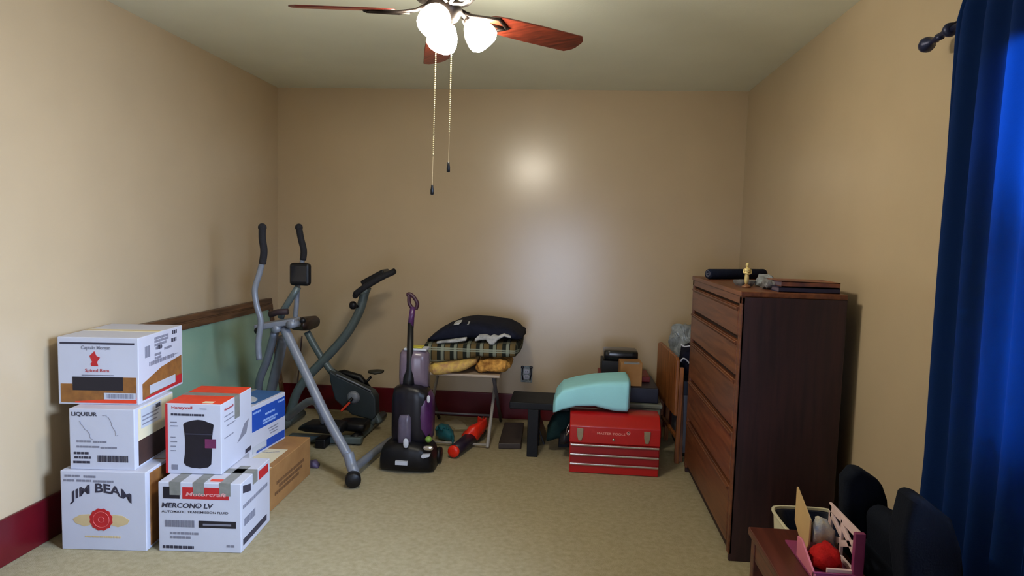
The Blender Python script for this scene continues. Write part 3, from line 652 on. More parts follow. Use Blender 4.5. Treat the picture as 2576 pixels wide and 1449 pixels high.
# ------------------------------------------------------------------ folding tray table with bedding
t = thing('folding_tray_table', 'low folding tray table with crossed pale metal legs, piled with bedding', 'table', (-0.69, 4.45, 0))
zt = 0.478
MB().box(-0.945, -0.425, 4.17, 4.74, zt - 0.02, zt).build('table_top', mat('pale_laminate', (176, 160, 144), 0.5, 0.1, 10), t, bevel=0.006)
M_LEG = mat('pale_metal_leg', (160, 154, 146), 0.45, 0.1, 12)
M_LEGD = mat('dark_metal_leg', (70, 66, 70), 0.5, 0.1, 12)
for xs, sg in ((-0.49, 1), (-0.91, -1)):
    MB().tube([(xs, 4.135, 0.012), (xs - 0.005, 4.70, zt - 0.02)], 0.011, 10).build('leg', M_LEG, t, smooth=True)
    MB().tube([(xs + 0.022 * sg, 4.20, zt - 0.02), (xs + 0.022 * sg, 4.76, 0.012)], 0.012, 10).build('leg', M_LEGD, t, smooth=True)
MB().tube([(-0.91, 4.33, 0.168), (-0.49, 4.33, 0.168)], 0.008, 8).build('cross_rail', M_LEGD, t, smooth=True)
MB().tube([(-0.91, 4.15, 0.024), (-0.49, 4.15, 0.024)], 0.008, 8).build('cross_rail', M_LEG, t, smooth=True)


def pile(name, pts, Y, hy, m, label=None, cat=None, amp=0.008, e=0.6, yc=None, sc=14, seed=0.0, parent=None, dz=0.0):
    secs = []
    for px, a, b in pts:
        p = at(px, a, Y=Y); q = at(px, b, Y=Y)
        secs.append((p.x, yc or Y + hy, (p.z + q.z) / 2 + dz, hy if 0 else hy, max((p.z - q.z) / 2, 0.004)))
    n = len(secs)
    secs = [(x_, y_, z_, hy_ * (0.72 if i in (0, n - 1) else 1.0), hz_) for i, (x_, y_, z_, hy_, hz_) in enumerate(secs)]
    o = MB().loft(secs, n=32, e=e, amp=amp, sc=sc, seed=seed, sub=4).build(name, m, parent, smooth=True)
    if label: tag(o, label, cat)
    return o


pile('pillow', [(1074, 924, 944), (1090, 915, 950), (1120, 913, 948), (1150, 909, 941), (1175, 906, 934), (1194, 906, 922)], 4.14, 0.20, bed('gold_speckled_fabric', (214, 184, 96), rgb2=(188, 142, 104), var=0.5, scale=30), 'gold speckled pillow drooping off the left edge of the tray table', 'pillow', amp=0.006, seed=3)
pile('cushion', [(1196, 922, 938), (1204, 908, 940), (1230, 903, 941), (1256, 903, 941), (1272, 910, 938), (1281, 918, 930)], 4.18, 0.18, bed('orange_floral_fabric', (218, 164, 84), rgb2=(140, 92, 44), var=0.6, scale=32, bump=0.5), 'crumpled orange and tan floral cushion on the right end of the tray table', 'cushion', amp=0.014, sc=24, seed=8)


def plaid():
    m = bpy.data.materials.new('green_plaid_fleece'); m.use_nodes = True; nt = m.node_tree; N = nt.nodes; L = nt.links; b = N['Principled BSDF']
    b.inputs['Roughness'].default_value = 0.95; b.inputs['Specular IOR Level'].default_value = 0.15
    tc = N.new('ShaderNodeTexCoord'); sx = N.new('ShaderNodeSeparateXYZ'); L.new(tc.outputs['Object'], sx.inputs[0])
    def stripe(out, freq, thr, ph=0.0):
        a = N.new('ShaderNodeMath'); a.operation = 'MULTIPLY_ADD'; a.inputs[1].default_value = freq; a.inputs[2].default_value = ph; L.new(out, a.inputs[0])
        s_ = N.new('ShaderNodeMath'); s_.operation = 'SINE'; L.new(a.outputs[0], s_.inputs[0])
        g = N.new('ShaderNodeMath'); g.operation = 'GREATER_THAN'; g.inputs[1].default_value = thr; L.new(s_.outputs[0], g.inputs[0]); return g.outputs[0]
    def mix(fac, ca, cb, k):
        mx = N.new('ShaderNodeMix'); mx.data_type = 'RGBA'
        mm = N.new('ShaderNodeMath'); mm.operation = 'MULTIPLY'; mm.inputs[1].default_value = k; L.new(fac, mm.inputs[0]); L.new(mm.outputs[0], mx.inputs[0])
        if isinstance(ca, tuple): mx.inputs[6].default_value = (*s2l(ca), 1)
        else: L.new(ca, mx.inputs[6])
        mx.inputs[7].default_value = (*s2l(cb), 1); return mx.outputs[2]
    c = mix(stripe(sx.outputs[0], 2 * PI / 0.085, 0.3), (34, 38, 34), (112, 94, 60), 0.8)
    c = mix(stripe(sx.outputs[0], 2 * PI / 0.085, 0.74, 2.4), c, (140, 146, 130), 0.75)
    c = mix(stripe(sx.outputs[2], 2 * PI / 0.085, 0.95, 0.4), c, (150, 158, 142), 0.8)
    c = mix(stripe(sx.outputs[2], 2 * PI / 0.085, 0.95, -0.5), c, (150, 158, 142), 0.8)
    c = mix(stripe(sx.outputs[1], 2 * PI / 0.085, 0.6), c, (100, 100, 84), 0.5)
    L.new(c, b.inputs['Base Color']); return m


pile('plaid_blanket', [(1062, 870, 906), (1068, 862, 916), (1100, 862, 918), (1140, 862, 912), (1200, 862, 901), (1250, 862, 903), (1296, 862, 902), (1305, 868, 894)], 4.17, 0.27, plaid(), 'folded green and tan plaid blanket between the pillows and the navy comforter', 'blanket', amp=0.005, seed=5, e=0.4)
cm = pile('comforter', [(1068, 862, 866), (1085, 848, 864), (1110, 830, 862), (1140, 817, 861), (1180, 812, 860), (1230, 817, 860), (1270, 825, 861), (1295, 837, 862), (1312, 850, 862)], 4.19, 0.26, bed('navy_fabric', (24, 28, 46), var=0.3), 'navy comforter with white and grey pattern, topmost of the bedding pile', 'comforter', amp=0.009, sc=10, seed=1, dz=0.006)
M_LIN = bed('white_grey_lining', (206, 208, 210), rgb2=(140, 142, 144), var=0.3, scale=16)
pile('white_lining', [(1098, 860, 866), (1120, 856, 863), (1150, 853, 862), (1172, 850, 858)], 4.168, 0.03, M_LIN, amp=0.004, parent=cm)
pile('white_lining', [(1194, 852, 860), (1205, 842, 858), (1222, 842, 856), (1232, 846, 868), (1242, 842, 868), (1252, 846, 856), (1268, 840, 848), (1285, 846, 852)], 4.165, 0.03, M_LIN, amp=0.004, parent=cm)
for a, b, w, h_ in [(1143, 826, 0.045, 0.010), (1176, 817, 0.02, 0.006), (1150, 815, 0.05, 0.009), (1212, 822, 0.018, 0.004)]:
    c = at(a, b, Y=4.215)
    MB().prism([c + Vector((-w / 2, 0, -h_)), c + Vector((w * 0.2, 0, -h_ * 0.4)), c + Vector((w / 2, 0, h_)), c + Vector((-w * 0.1, 0, h_ * 0.5))], (0, 0.06, 0.012)).build('white_motif', M_LIN, cm)

# ------------------------------------------------------------------ toys and paper under the tray table
t = thing('toy_blaster', 'orange-red and dark purple toy blaster lying on the carpet in front of the tray table', 'toy', (-0.62, 4.1, 0))
m0 = at(1139, 1137, Z=0.045); m1 = at(1205, 1085, Z=0.05)
M_TOR = mat('orange_red_plastic', (236, 44, 20), 0.35, 0.15, 20); M_TDK = mat('dark_violet_plastic', (34, 24, 44), 0.4, 0.2, 20)
dd = (m1 - m0).normalized()
MB().tube([m0 + dd * 0.02, m0 + dd * 0.16, m1 + dd * 0.02], [0.036, 0.040, 0.048], 16).build('barrel', M_TDK, t, smooth=True)
MB().lathe([(0.012, 0.0), (0.034, 0.0), (0.038, 0.01), (0.034, 0.035), (0.001, 0.036)], m0, dd, 20).build('muzzle', M_TOR, t, smooth=True)
c = at(1190, 1090, Z=0.08)
MB().loft([(c.x - 0.07, c.y - 0.01, c.z - 0.035, 0.03, 0.022), (c.x - 0.025, c.y, c.z - 0.005, 0.05, 0.050), (c.x + 0.03, c.y + 0.03, c.z + 0.010, 0.06, 0.056), (c.x + 0.07, c.y + 0.14, c.z + 0.03, 0.05, 0.034)], e=0.8, amp=0.008, sc=30).build('drum', M_TOR, t, smooth=True)
c2 = at(1212, 1058, Z=0.09)
MB().prism([c + Vector((0.02, 0.08, 0.0)), c2 + Vector((-0.03, 0, -0.02)), c2 + Vector((-0.03, 0, 0.025)), c2 + Vector((0.0, 0, 0.005)), c2 + Vector((0.012, 0, 0.03)), c2 + Vector((0.02, 0, -0.03)), c + Vector((0.06, 0.05, -0.02))], (0, 0.03, 0)).build('stock', M_TOR, t, bevel=0.004)
t = thing('toy_dinosaur', 'teal bumpy plastic toy lying beside the carpet cleaner', 'toy', (-0.78, 4.2, 0))
M_TEAL = mat('teal_plastic', (28, 98, 108), 0.4, 0.25, 20)
c = at(1118, 1090, Z=0.045)
MB().loft([(c.x - 0.06, c.y + 0.03, 0.05, 0.03, 0.03), (c.x - 0.03, c.y + 0.02, 0.055, 0.06, 0.05), (c.x + 0.02, c.y, 0.05, 0.07, 0.048), (c.x + 0.06, c.y - 0.05, 0.04, 0.05, 0.038), (c.x + 0.085, c.y - 0.12, 0.03, 0.03, 0.03)], e=0.85, amp=0.006, sc=40).build('body', M_TEAL, t, smooth=True)
sp = MB()
for i in range(14):
    a = random.uniform(-0.05, 0.05); b = random.uniform(-0.06, 0.0); sp.lathe([(0.009, 0), (0.006, 0.012), (0.001, 0.020)], (c.x + a, c.y + b, 0.08 + 0.01 * random.random()), (0, -0.6, 1), 8)
sp.build('spikes', M_TEAL, t, smooth=True)
p = [at(a, b, Z=0.0) for a, b in [(1118, 1062), (1150, 1056), (1168, 1066), (1178, 1078), (1145, 1080)]]
tag(MB().prism(p, (0, 0, 0.004)).build('paper_sheet', mat('dull_paper', (186, 178, 150), 0.8, 0.15, 12)), 'off-white sheet of paper on the carpet behind the teal toy', 'paper')
c = at(792, 1168, Z=0.02)
tag(MB().loft([(c.x - 0.03, c.y, 0.02, 0.02, 0.018), (c.x, c.y, 0.024, 0.03, 0.024), (c.x + 0.022, c.y, 0.016, 0.018, 0.014)], e=0.9, amp=0.006, sc=40).build('toy_figure', mat('dull_purple_plastic', (84, 70, 100), 0.5, 0.3, 30), smooth=True), 'small dull purple toy on the carpet beside the brown carton', 'toy')

# ------------------------------------------------------------------ low black bench, flat case, bags
t = thing('bench', 'low narrow black bench between the tray table and the red toolbox', 'bench', (-0.14, 4.15, 0))
M_BK = mat('black_painted_wood', (12, 14, 20), 0.6, 0.2, 12, spec=0.3)
MB().box(-0.345, 0.03, 4.03, 4.33, 0.300, 0.345).build('bench_top', M_BK, t, bevel=0.006)
for a, b in [(-0.195, 4.065), (-0.195, 4.29), (0.0, 4.29)]:
    lg = MB().box(a - 0.034, a + 0.034, b - 0.035, b + 0.035, 0.0, 0.302).build('leg', M_BK, t, bevel=0.004)
tag(MB().hexa([(-0.42, 4.15, 0), (-0.275, 4.17, 0), (-0.29, 4.66, 0), (-0.43, 4.64, 0), (-0.42, 4.15, 0.038), (-0.275, 4.17, 0.038), (-0.29, 4.66, 0.038), (-0.43, 4.64, 0.038)]).build('flat_case', mat('dark_brown_leatherette', (58, 46, 38), 0.5, 0.25, 10), bevel=0.005),
    'flat dark brown case lying on the carpet left of the black bench', 'case')
pile('duffel_bag', [(1376, 1085, 1117), (1388, 1060, 1116), (1402, 1045, 1112), (1425, 1040, 1108), (1445, 1045, 1104)], 4.10, 0.09, bed('dark_green_fabric', (20, 44, 44)), 'dark green fabric bag on the carpet between the bench and the toolbox', 'bag', amp=0.006)
pile('shoe', [(1410, 1098, 1122), (1420, 1090, 1124), (1434, 1092, 1122)], 3.98, 0.06, mat('black_rubber', (18, 18, 24), 0.6), 'black shoe beside the left end of the red toolbox', 'shoe', amp=0.003, e=0.8)
a0 = at(1366, 1118, Z=0.0); a1 = at(1396, 1078, Y=4.28)
tag(MB().hexa([a0, a0 + Vector((0.012, 0, 0)), a0 + Vector((0.02, 0.22, 0)), a0 + Vector((0.008, 0.22, 0)), a0 + Vector((-0.07, 0.0, 0.2)), a0 + Vector((-0.06, 0.0, 0.2)), a0 + Vector((-0.052, 0.22, 0.2)), a0 + Vector((-0.064, 0.22, 0.2))]).build('picture_frame', mat('dark_grey_frame', (42, 42, 46), 0.35), bevel=0.002),
    'thin dark framed panel leaning under the black bench', 'frame')

# ------------------------------------------------------------------ red toolbox
tb0, tb1, ty = 0.036, 0.556, 3.80
t = thing('toolbox', 'red steel toolbox with three drawers and chrome pulls, on the carpet', 'toolbox', ((tb0 + tb1) / 2, ty + 0.13, 0))
MB().box(tb0, tb1, ty + 0.006, ty + 0.27, 0.0, 0.178).build('body', M_TOOL, t, bevel=0.003)
lidp = [(0.0, 0.180), (0.0, 0.282), (0.055, 0.332), (0.085, 0.345), (0.185, 0.345), (0.215, 0.332), (0.27, 0.282), (0.27, 0.180)]
lid = MB().prism([(tb0 - 0.003, ty + a, b) for a, b in lidp], (tb1 - tb0 + 0.006, 0, 0)).build('lid', M_TOOL, t, bevel=0.006, seg=3)
for i, (z0, z1) in enumerate([(0.122, 0.176), (0.066, 0.118), (0.004, 0.062)]):
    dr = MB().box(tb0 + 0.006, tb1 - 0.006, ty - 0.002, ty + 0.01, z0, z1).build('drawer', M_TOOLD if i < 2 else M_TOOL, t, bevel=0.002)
    MB().box(tb0 + 0.003, tb1 - 0.003, ty - 0.010, ty - 0.001, z1 - 0.012, z1).build('drawer_pull', M_CHROME, dr, bevel=0.003)
for px in (1459, 1628):
    c = at(px, 1100, Y=ty)
    lt = MB().prism([(c.x - 0.019, ty - 0.006, 0.268), (c.x + 0.019, ty - 0.006, 0.268), (c.x + 0.017, ty - 0.006, 0.225), (c.x + 0.009, ty - 0.006, 0.196), (c.x - 0.009, ty - 0.006, 0.196), (c.x - 0.017, ty - 0.006, 0.225)][::-1], (0, 0.007, 0)).build('latch', M_BRASS, t, bevel=0.0015)
c = at(1543, 1106, Y=ty); MB().lathe([(0.001, 0.007), (0.006, 0.006), (0.0085, 0.0), (0.001, 0.0)], (c.x, ty - 0.001, c.z), (0, -1, 0), 16).build('lock', M_CHROME, t, smooth=True)
fc = Face(t, (tb0, ty, 0), (1, 0, 0), (0, 0, 1), (0, -1, 0), local=False)
c0 = at(1502, 1090, Y=ty); c1 = at(1573, 1090, Y=ty)
M_TXT = mat('pale_pink_print', (224, 140, 130), 0.5)
fc.text('lettering', 'MASTER TOOLS', c0.x - tb0, c0.z - 0.006, c1.x - tb0, c0.z + 0.008, M_TXT, 0.0012, off=0.02, parent=lid)
cc = at(1581, 1090, Y=ty)
MB().lathe([(0.011, 0.0), (0.011, 0.0016), (0.007, 0.0016), (0.007, 0.0)], (cc.x, ty, cc.z), (0, -1, 0), 20).box(cc.x - 0.008, cc.x + 0.008, ty - 0.0016, ty, cc.z - 0.0012, cc.z + 0.0012).build('round_mark', M_TXT, lid)
for z in (0.235, 0.19): pass
MB().tube(smoothpath([Vector((tb0 - 0.004, ty + 0.07, 0.235)), Vector((tb0 - 0.02, ty + 0.08, 0.20)), Vector((tb0 - 0.02, ty + 0.19, 0.20)), Vector((tb0 - 0.004, ty + 0.20, 0.235))]), 0.005, 8).build('side_handle', M_CHROME, t, smooth=True)
pile('folded_towel', [(1391, 1028, 1048), (1399, 1004, 1044), (1416, 984, 1038), (1450, 975, 1029), (1500, 967, 1030), (1530, 965, 1038), (1555, 964, 1043), (1582, 963, 1044), (1588, 968, 1040)], 3.86, 0.16, mat('pale_turquoise_foam', (160, 226, 236), 0.8, 0.05, 6, 0.1, 60, spec=0.2), 'pale turquoise folded foam pad draped over the toolbox and bench', 'foam pad', amp=0.003, e=0.28, sc=6, dz=0.008)

# ------------------------------------------------------------------ stack of boxes and the grey tote behind the toolbox
M_TOTE = mat('grey_green_plastic', (122, 128, 118), 0.5, 0.08, 10)
t = thing('storage_tote', 'grey plastic storage tote behind the red toolbox', 'tote', (0.42, 4.44, 0))
MB().hexa([(0.24, 4.24, 0), (0.60, 4.24, 0), (0.60, 4.64, 0), (0.24, 4.64, 0), (0.22, 4.22, 0.30), (0.615, 4.22, 0.30), (0.615, 4.66, 0.30), (0.22, 4.66, 0.30)]).build('bin', M_TOTE, t, bevel=0.01)
MB().box(0.21, 0.622, 4.21, 4.67, 0.298, 0.325).build('lid', M_TOTE, t, bevel=0.006)
tag(MB().box(0.235, 0.598, 4.24, 4.66, 0.325, 0.425).build('hard_case', mat('navy_plastic', (16, 20, 42), 0.45, 0.2, 12), bevel=0.008), 'dark navy case lying on the grey storage tote', 'case')
tag(MB().box(0.222, 0.560, 4.42, 4.66, 0.425, 0.462).build('flat_box', mat('dark_red_box', (134, 22, 24), 0.5, 0.15, 12), bevel=0.003), 'flat dark red box lying on the navy case', 'box')
t, fr, rt, tp = carton('small brown cardboard box standing on the navy case in front of the black box', (0.352, 4.27), 2, 0.140, 0.14, 0.155, 0.425, M_CARD, 'cardboard_box', None)
tp.patch('silver_tape', 0.02, 0.0, 0.12, 0.03, M_CHROME)
fr.patch('tape_end', 0.02, 0.145, 0.12, 0.1545, M_TAPE)
tag(MB().box(0.238, 0.49, 4.44, 4.64, 0.462, 0.553).build('black_box', mat('matte_black_box', (20, 22, 30), 0.6, 0.1, 10), bevel=0.004), 'matte black box standing on the flat dark red box', 'box')
t = thing('zip_case', 'glossy black rounded case, topmost of the stack behind the toolbox', 'case', (0.365, 4.53, 0.553))
MB().loft([(0.252, 4.53, 0.588, 0.07, 0.030), (0.262, 4.53, 0.590, 0.085, 0.036), (0.36, 4.53, 0.590, 0.09, 0.037), (0.47, 4.53, 0.589, 0.085, 0.036), (0.480, 4.53, 0.586, 0.07, 0.030)], e=0.35).build('shell', mat('glossy_black_vinyl', (26, 28, 28), 0.22, 0.2, 12), t, smooth=True)
MB().tube([(0.262, 4.438, 0.588), (0.36, 4.434, 0.590), (0.47, 4.438, 0.588)], 0.003, 6).build('zip', M_INKB, t, smooth=True)

# ------------------------------------------------------------------ folded wooden table on its edge
t = thing('folded_wooden_table', 'orange-brown wooden folding table, folded upright beside the dresser', 'table', (0.66, 4.36, 0))
M_OAK = wood('orange_brown_wood', (104, 56, 26), (156, 94, 46), 2, 0.4)
def tx(y): return 0.672 - (y - 4.05) * 0.06
pn = [(4.06, 0.30), (4.66, 0.30), (4.66, 0.655), (4.60, 0.672), (4.10, 0.662), (4.06, 0.645)]
MB().prism([(tx(y), y, z) for y, z in pn], (0.020, 0, 0)).build('table_top', M_OAK, t, bevel=0.004)
for y in (4.075, 4.60):
    MB().beam((tx(y) + 0.036, y, 0.60), (tx(y) + 0.030, y, 0.0), 0.026, 0.030).build('leg', M_OAK, t, bevel=0.003)
MB().beam((tx(4.18) + 0.06, 4.18, 0.55), (tx(4.12) + 0.06, 4.10, 0.0), 0.026, 0.022).build('leg', M_OAK, t, bevel=0.003)
MB().beam((tx(4.5) + 0.06, 4.50, 0.55), (tx(4.54) + 0.06, 4.54, 0.0), 0.026, 0.022).build('leg', M_OAK, t, bevel=0.003)
MB().beam((tx(4.1) + 0.036, 4.08, 0.15), (tx(4.6) + 0.036, 4.60, 0.15), 0.018, 0.022).build('stretcher', M_OAK, t, bevel=0.002)

# ------------------------------------------------------------------ hamper with clothes, bag of plastic
t = thing('laundry_hamper', 'pale grey tall hamper between the folded wooden table and the dresser', 'hamper', (0.88, 4.33, 0))
MB().hexa([(0.752, 4.20, 0.02), (1.02, 4.20, 0.02), (1.02, 4.64, 0.02), (0.752, 4.64, 0.02), (0.745, 4.19, 0.48), (1.03, 4.19, 0.48), (1.03, 4.65, 0.48), (0.745, 4.65, 0.48)]).build('bin', mat('pale_grey_plastic', (132, 132, 142), 0.5, 0.1, 12), t, bevel=0.01)
MB().box(0.742, 1.033, 4.187, 4.653, 0.40, 0.492).build('dark_rim', mat('slate_grey_plastic', (58, 62, 78), 0.6), t, bevel=0.006)
MB().box(0.757, 1.015, 4.205, 4.635, 0.0, 0.022).build('base', M_BLACK, t)
cl = MB().loft([(0.735, 4.30, 0.60, 0.06, 0.05), (0.75, 4.32, 0.60, 0.10, 0.09), (0.82, 4.32, 0.622, 0.12, 0.12), (0.90, 4.33, 0.634, 0.13, 0.13), (0.99, 4.33, 0.605, 0.12, 0.10), (1.02, 4.33, 0.58, 0.08, 0.07)], e=0.8, amp=0.02, sc=12, seed=4, sub=4).build('clothes_heap', bed('dark_navy_cloth', (18, 20, 40), var=0.4), smooth=True)
tag(cl, 'heap of dark navy clothes with white stripes on top of the grey hamper', 'clothes')
st = MB()
st.tube(smoothpath([at(1712, 910, Y=4.19), at(1718, 902, Y=4.185), at(1726, 905, Y=4.185), at(1738, 918, Y=4.185)]), 0.005, 8)
st.tube(smoothpath([at(1714, 866, Y=4.20), at(1722, 872, Y=4.19), at(1738, 870, Y=4.19)]), 0.005, 8)
st.build('white_stripe', M_WHITE, cl, smooth=True)
M_BAG = mat('crumpled_clear_plastic', (190, 200, 206), 0.15, 0.4, 30, 0.9, 26, trans=0.5)
tag(MB().loft([(0.70, 4.55, 0.72, 0.02, 0.03), (0.73, 4.55, 0.69, 0.05, 0.12), (0.80, 4.55, 0.665, 0.06, 0.165), (0.90, 4.55, 0.64, 0.06, 0.14), (0.97, 4.55, 0.59, 0.05, 0.08)], e=0.9, amp=0.03, sc=18, seed=9, sub=5).build('plastic_bag', M_BAG), 'crumpled clear plastic bag behind the heap of navy clothes', 'bag')

# ------------------------------------------------------------------ dresser
DXF, DXB, DY0, DY1, DZT = 0.728, 1.152, 2.829, 3.938, 1.172
t = thing('dresser', 'tall five-drawer wooden dresser with shade coloured into its sides, standing against the right wall', 'dresser', ((DXF + DXB) / 2, (DY0 + DY1) / 2, 0))
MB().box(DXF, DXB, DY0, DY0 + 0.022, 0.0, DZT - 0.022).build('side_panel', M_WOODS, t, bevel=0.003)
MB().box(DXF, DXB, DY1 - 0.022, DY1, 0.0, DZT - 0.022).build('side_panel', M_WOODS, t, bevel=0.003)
MB().box(DXB - 0.012, DXB, DY0 + 0.022, DY1 - 0.022, 0.02, DZT - 0.022).build('back_panel', M_WOODS, t)
MB().box(DXF - 0.010, DXB, DY0 - 0.002, DY1 + 0.002, DZT - 0.022, DZT).build('top', M_WOODF, t, bevel=0.004)
MB().box(DXF + 0.012, DXB - 0.012, DY0 + 0.022, DY1 - 0.022, 0.02, DZT - 0.022).build('inner_case', M_GAP, t)
MB().box(DXF + 0.025, DXF + 0.04, DY0 + 0.022, DY1 - 0.022, 0.0, 0.06).build('plinth', M_GAP, t)
fm = MB()
for a in (DY0 + 0.0, DY1 - 0.035): fm.box(DXF - 0.004, DXF + 0.012, a, a + 0.035, 0.03, DZT - 0.022)
fm.box(DXF - 0.004, DXF + 0.012, DY0, DY1, DZT - 0.055, DZT - 0.02).build('face_frame', M_WOODF, t, bevel=0.003)
zs = [1.115, 0.968, 0.798, 0.568, 0.328, 0.06]
for i in range(5):
    z1 = zs[i] - 0.010; z0 = zs[i + 1] + 0.010
    dr = MB().box(DXF - 0.006, DXF + 0.014, DY0 + 0.042, DY1 - 0.042, z0, z1).build('drawer', M_WOODF, t, bevel=0.005, seg=3)
    MB().prism([(DXF - 0.006, DY0 + 0.044, z1 - 0.022), (DXF - 0.006, DY0 + 0.044, z1 - 0.002), (DXF - 0.016, DY0 + 0.044, z1 - 0.004), (DXF - 0.016, DY0 + 0.044, z1 - 0.010)], (0, DY1 - DY0 - 0.088, 0)).build('drawer_lip', M_WOODF, dr, bevel=0.001)

# things on the dresser
t = thing('rolled_mat', 'dark navy rolled mat lying across the far end of the dresser top', 'mat', (0.92, 3.80, DZT))
A_ = Vector((0.750, 3.66, DZT + 0.028)); B_ = Vector((1.115, 3.90, DZT + 0.028))
MB().tube([A_, A_.lerp(B_, 0.02), A_.lerp(B_, 0.98), B_], [0.024, 0.028, 0.028, 0.024], 20).build('roll', bed('dark_navy_foam', (18, 26, 48), var=0.2), t, smooth=True)
sp = MB()
for P_ in (A_, B_):
    dn = (B_ - A_).normalized() * (-1 if P_ is A_ else 1)
    pts = []
    sd = Vector((-dn.y, dn.x, 0)).normalized()
    for k in range(30):
        a = k * 0.55; r = 0.003 + 0.0006 * k; pts.append(P_ + dn * 0.001 + sd * math.cos(a) * r + Vector((0, 0, 1)) * math.sin(a) * r)
    sp.tube(pts, 0.0009, 5)
sp.build('spiral_edge', M_INKG, t, smooth=True)
fb = Vector((0.806, 3.085, DZT))
t = thing('figurine', 'small pale gold standing figurine on the dresser top', 'figurine', tuple(fb))
M_GOLD = mat('pale_gold_paint', (226, 206, 140), 0.35, 0.2, 60, metal=0.3)
MB().lathe([(0.001, 0.0), (0.020, 0.0), (0.020, 0.006), (0.014, 0.010), (0.006, 0.016), (0.001, 0.016)], fb, n=20).build('base', mat('copper_brown_base', (130, 84, 54), 0.4), t, smooth=True)
bd = MB().lathe([(0.001, 0.014), (0.006, 0.016), (0.009, 0.026), (0.010, 0.040), (0.009, 0.052), (0.0085, 0.060), (0.012, 0.070), (0.015, 0.080), (0.013, 0.087), (0.006, 0.090), (0.005, 0.095), (0.001, 0.096)], fb, n=20)
bd.tube([fb + Vector((-0.015, 0, 0.083)), fb + Vector((-0.017, -0.004, 0.068)), fb + Vector((-0.004, -0.012, 0.066)), fb + Vector((0.006, -0.013, 0.074))], 0.0038, 8).tube([fb + Vector((0.015, 0, 0.083)), fb + Vector((0.017, -0.004, 0.066)), fb + Vector((0.004, -0.013, 0.062)), fb + Vector((-0.008, -0.013, 0.068))], 0.0038, 8)
bd.build('body', M_GOLD, t, smooth=True)
hd = MB().ball(fb + Vector((0, 0, 0.103)), (0.008, 0.009, 0.0105), 14).ball(fb + Vector((0, -0.009, 0.102)), 0.0018, 6).build('head', M_GOLD, t, smooth=True)
MB().ball(fb + Vector((-0.003, -0.008, 0.105)), 0.0011, 6).ball(fb + Vector((0.003, -0.008, 0.105)), 0.0011, 6).build('eyes', M_INKB, hd)
M_CRY = mat('grey_clear_glass', (140, 140, 142), 0.12, 0.5, 40, 0.5, 60, trans=0.35)
t = thing('glass_ashtray', 'grey glass dish on the dresser top, just behind the figurine', 'dish', (0.83, 3.22, DZT))
MB().lathe([(0.001, 0.0), (0.040, 0.0), (0.048, 0.012), (0.052, 0.026), (0.044, 0.028), (0.040, 0.014), (0.001, 0.010)], (0.83, 3.22, DZT), n=10).build('bowl', M_CRY, t)
for k in range(3):
    a = k * 2.1; MB().box(-0.006, 0.006, -0.004, 0.004, 0.022, 0.030).build('notch', M_CRY, t, local=True) if k == 0 else None
tag(MB().loft([(0.855, 3.02, DZT + 0.016, 0.02, 0.012), (0.87, 3.02, DZT + 0.024, 0.04, 0.022), (0.90, 3.02, DZT + 0.022, 0.05, 0.020), (0.925, 3.02, DZT + 0.014, 0.03, 0.012)], e=0.9, amp=0.008, sc=60, seed=2).build('glass_ornament', M_CRY), 'lumpy grey glass ornament on the dresser top, right of the figurine', 'ornament')
tag(MB().loft([(0.88, 3.20, DZT + 0.018, 0.02, 0.014), (0.90, 3.20, DZT + 0.030, 0.04, 0.028), (0.94, 3.20, DZT + 0.030, 0.05, 0.028), (0.965, 3.20, DZT + 0.018, 0.03, 0.014)], e=0.9, amp=0.010, sc=50, seed=6).build('plastic_wrap', M_BAG), 'crumpled clear plastic wrap on the dresser top, behind the glass ornament', 'plastic wrap')
for z0, z1, nm, m, lb in [(DZT, DZT + 0.022, 'book', mat('navy_book_cover', (34, 32, 62), 0.5, 0.1, 14), 'dark navy book lying on the dresser top under the brown book'), (DZT + 0.023, DZT + 0.046, 'book', mat('brown_book_cover', (146, 86, 54), 0.5, 0.3, 14, rgb2=(60, 34, 50)), 'brown book lying on the navy book on the dresser top')]:
    x0 = 0.885 if z0 == DZT else 0.895
    b = thing(nm, lb, 'book', (1.01, 2.98, z0))
    MB().box(x0, 1.135, 2.872, 2.875, z0, z1).box(x0, 1.135, 2.872, 3.09, z1 - 0.003, z1).box(x0, 1.135, 2.872, 3.09, z0, z0 + 0.003).build('cover', m, b)
    MB().box(x0 + 0.004, 1.131, 2.876, 3.086, z0 + 0.003, z1 - 0.003).build('pages', mat('dim_pages', (96, 84, 100), 0.8), b)

# ------------------------------------------------------------------ curtain and rod
def curtain_mat():
    m = bpy.data.materials.new('blue_curtain_fabric'); m.use_nodes = True; nt = m.node_tree; N = nt.nodes; L = nt.links
    b = N['Principled BSDF']; b.inputs['Base Color'].default_value = (*s2l((16, 46, 100)), 1); b.inputs['Roughness'].default_value = 0.85; b.inputs['Specular IOR Level'].default_value = 0.15
    tr = N.new('ShaderNodeBsdfTranslucent'); tr.inputs[0].default_value = (*s2l((40, 124, 190)), 1)
    mx = N.new('ShaderNodeMixShader'); mx.inputs[0].default_value = 0.34
    tc = N.new('ShaderNodeTexCoord'); wv = N.new('ShaderNodeTexNoise'); wv.inputs['Scale'].default_value = 260; L.new(tc.outputs['Object'], wv.inputs['Vector'])
    bp = N.new('ShaderNodeBump'); bp.inputs['Strength'].default_value = 0.2; bp.inputs['Distance'].default_value = 0.004; L.new(wv.outputs['Fac'], bp.inputs['Height']); L.new(bp.outputs[0], b.inputs['Normal'])
    L.new(b.outputs[0], mx.inputs[1]); L.new(tr.outputs[0], mx.inputs[2]); L.new(mx.outputs[0], N['Material Output'].inputs[0]); return m


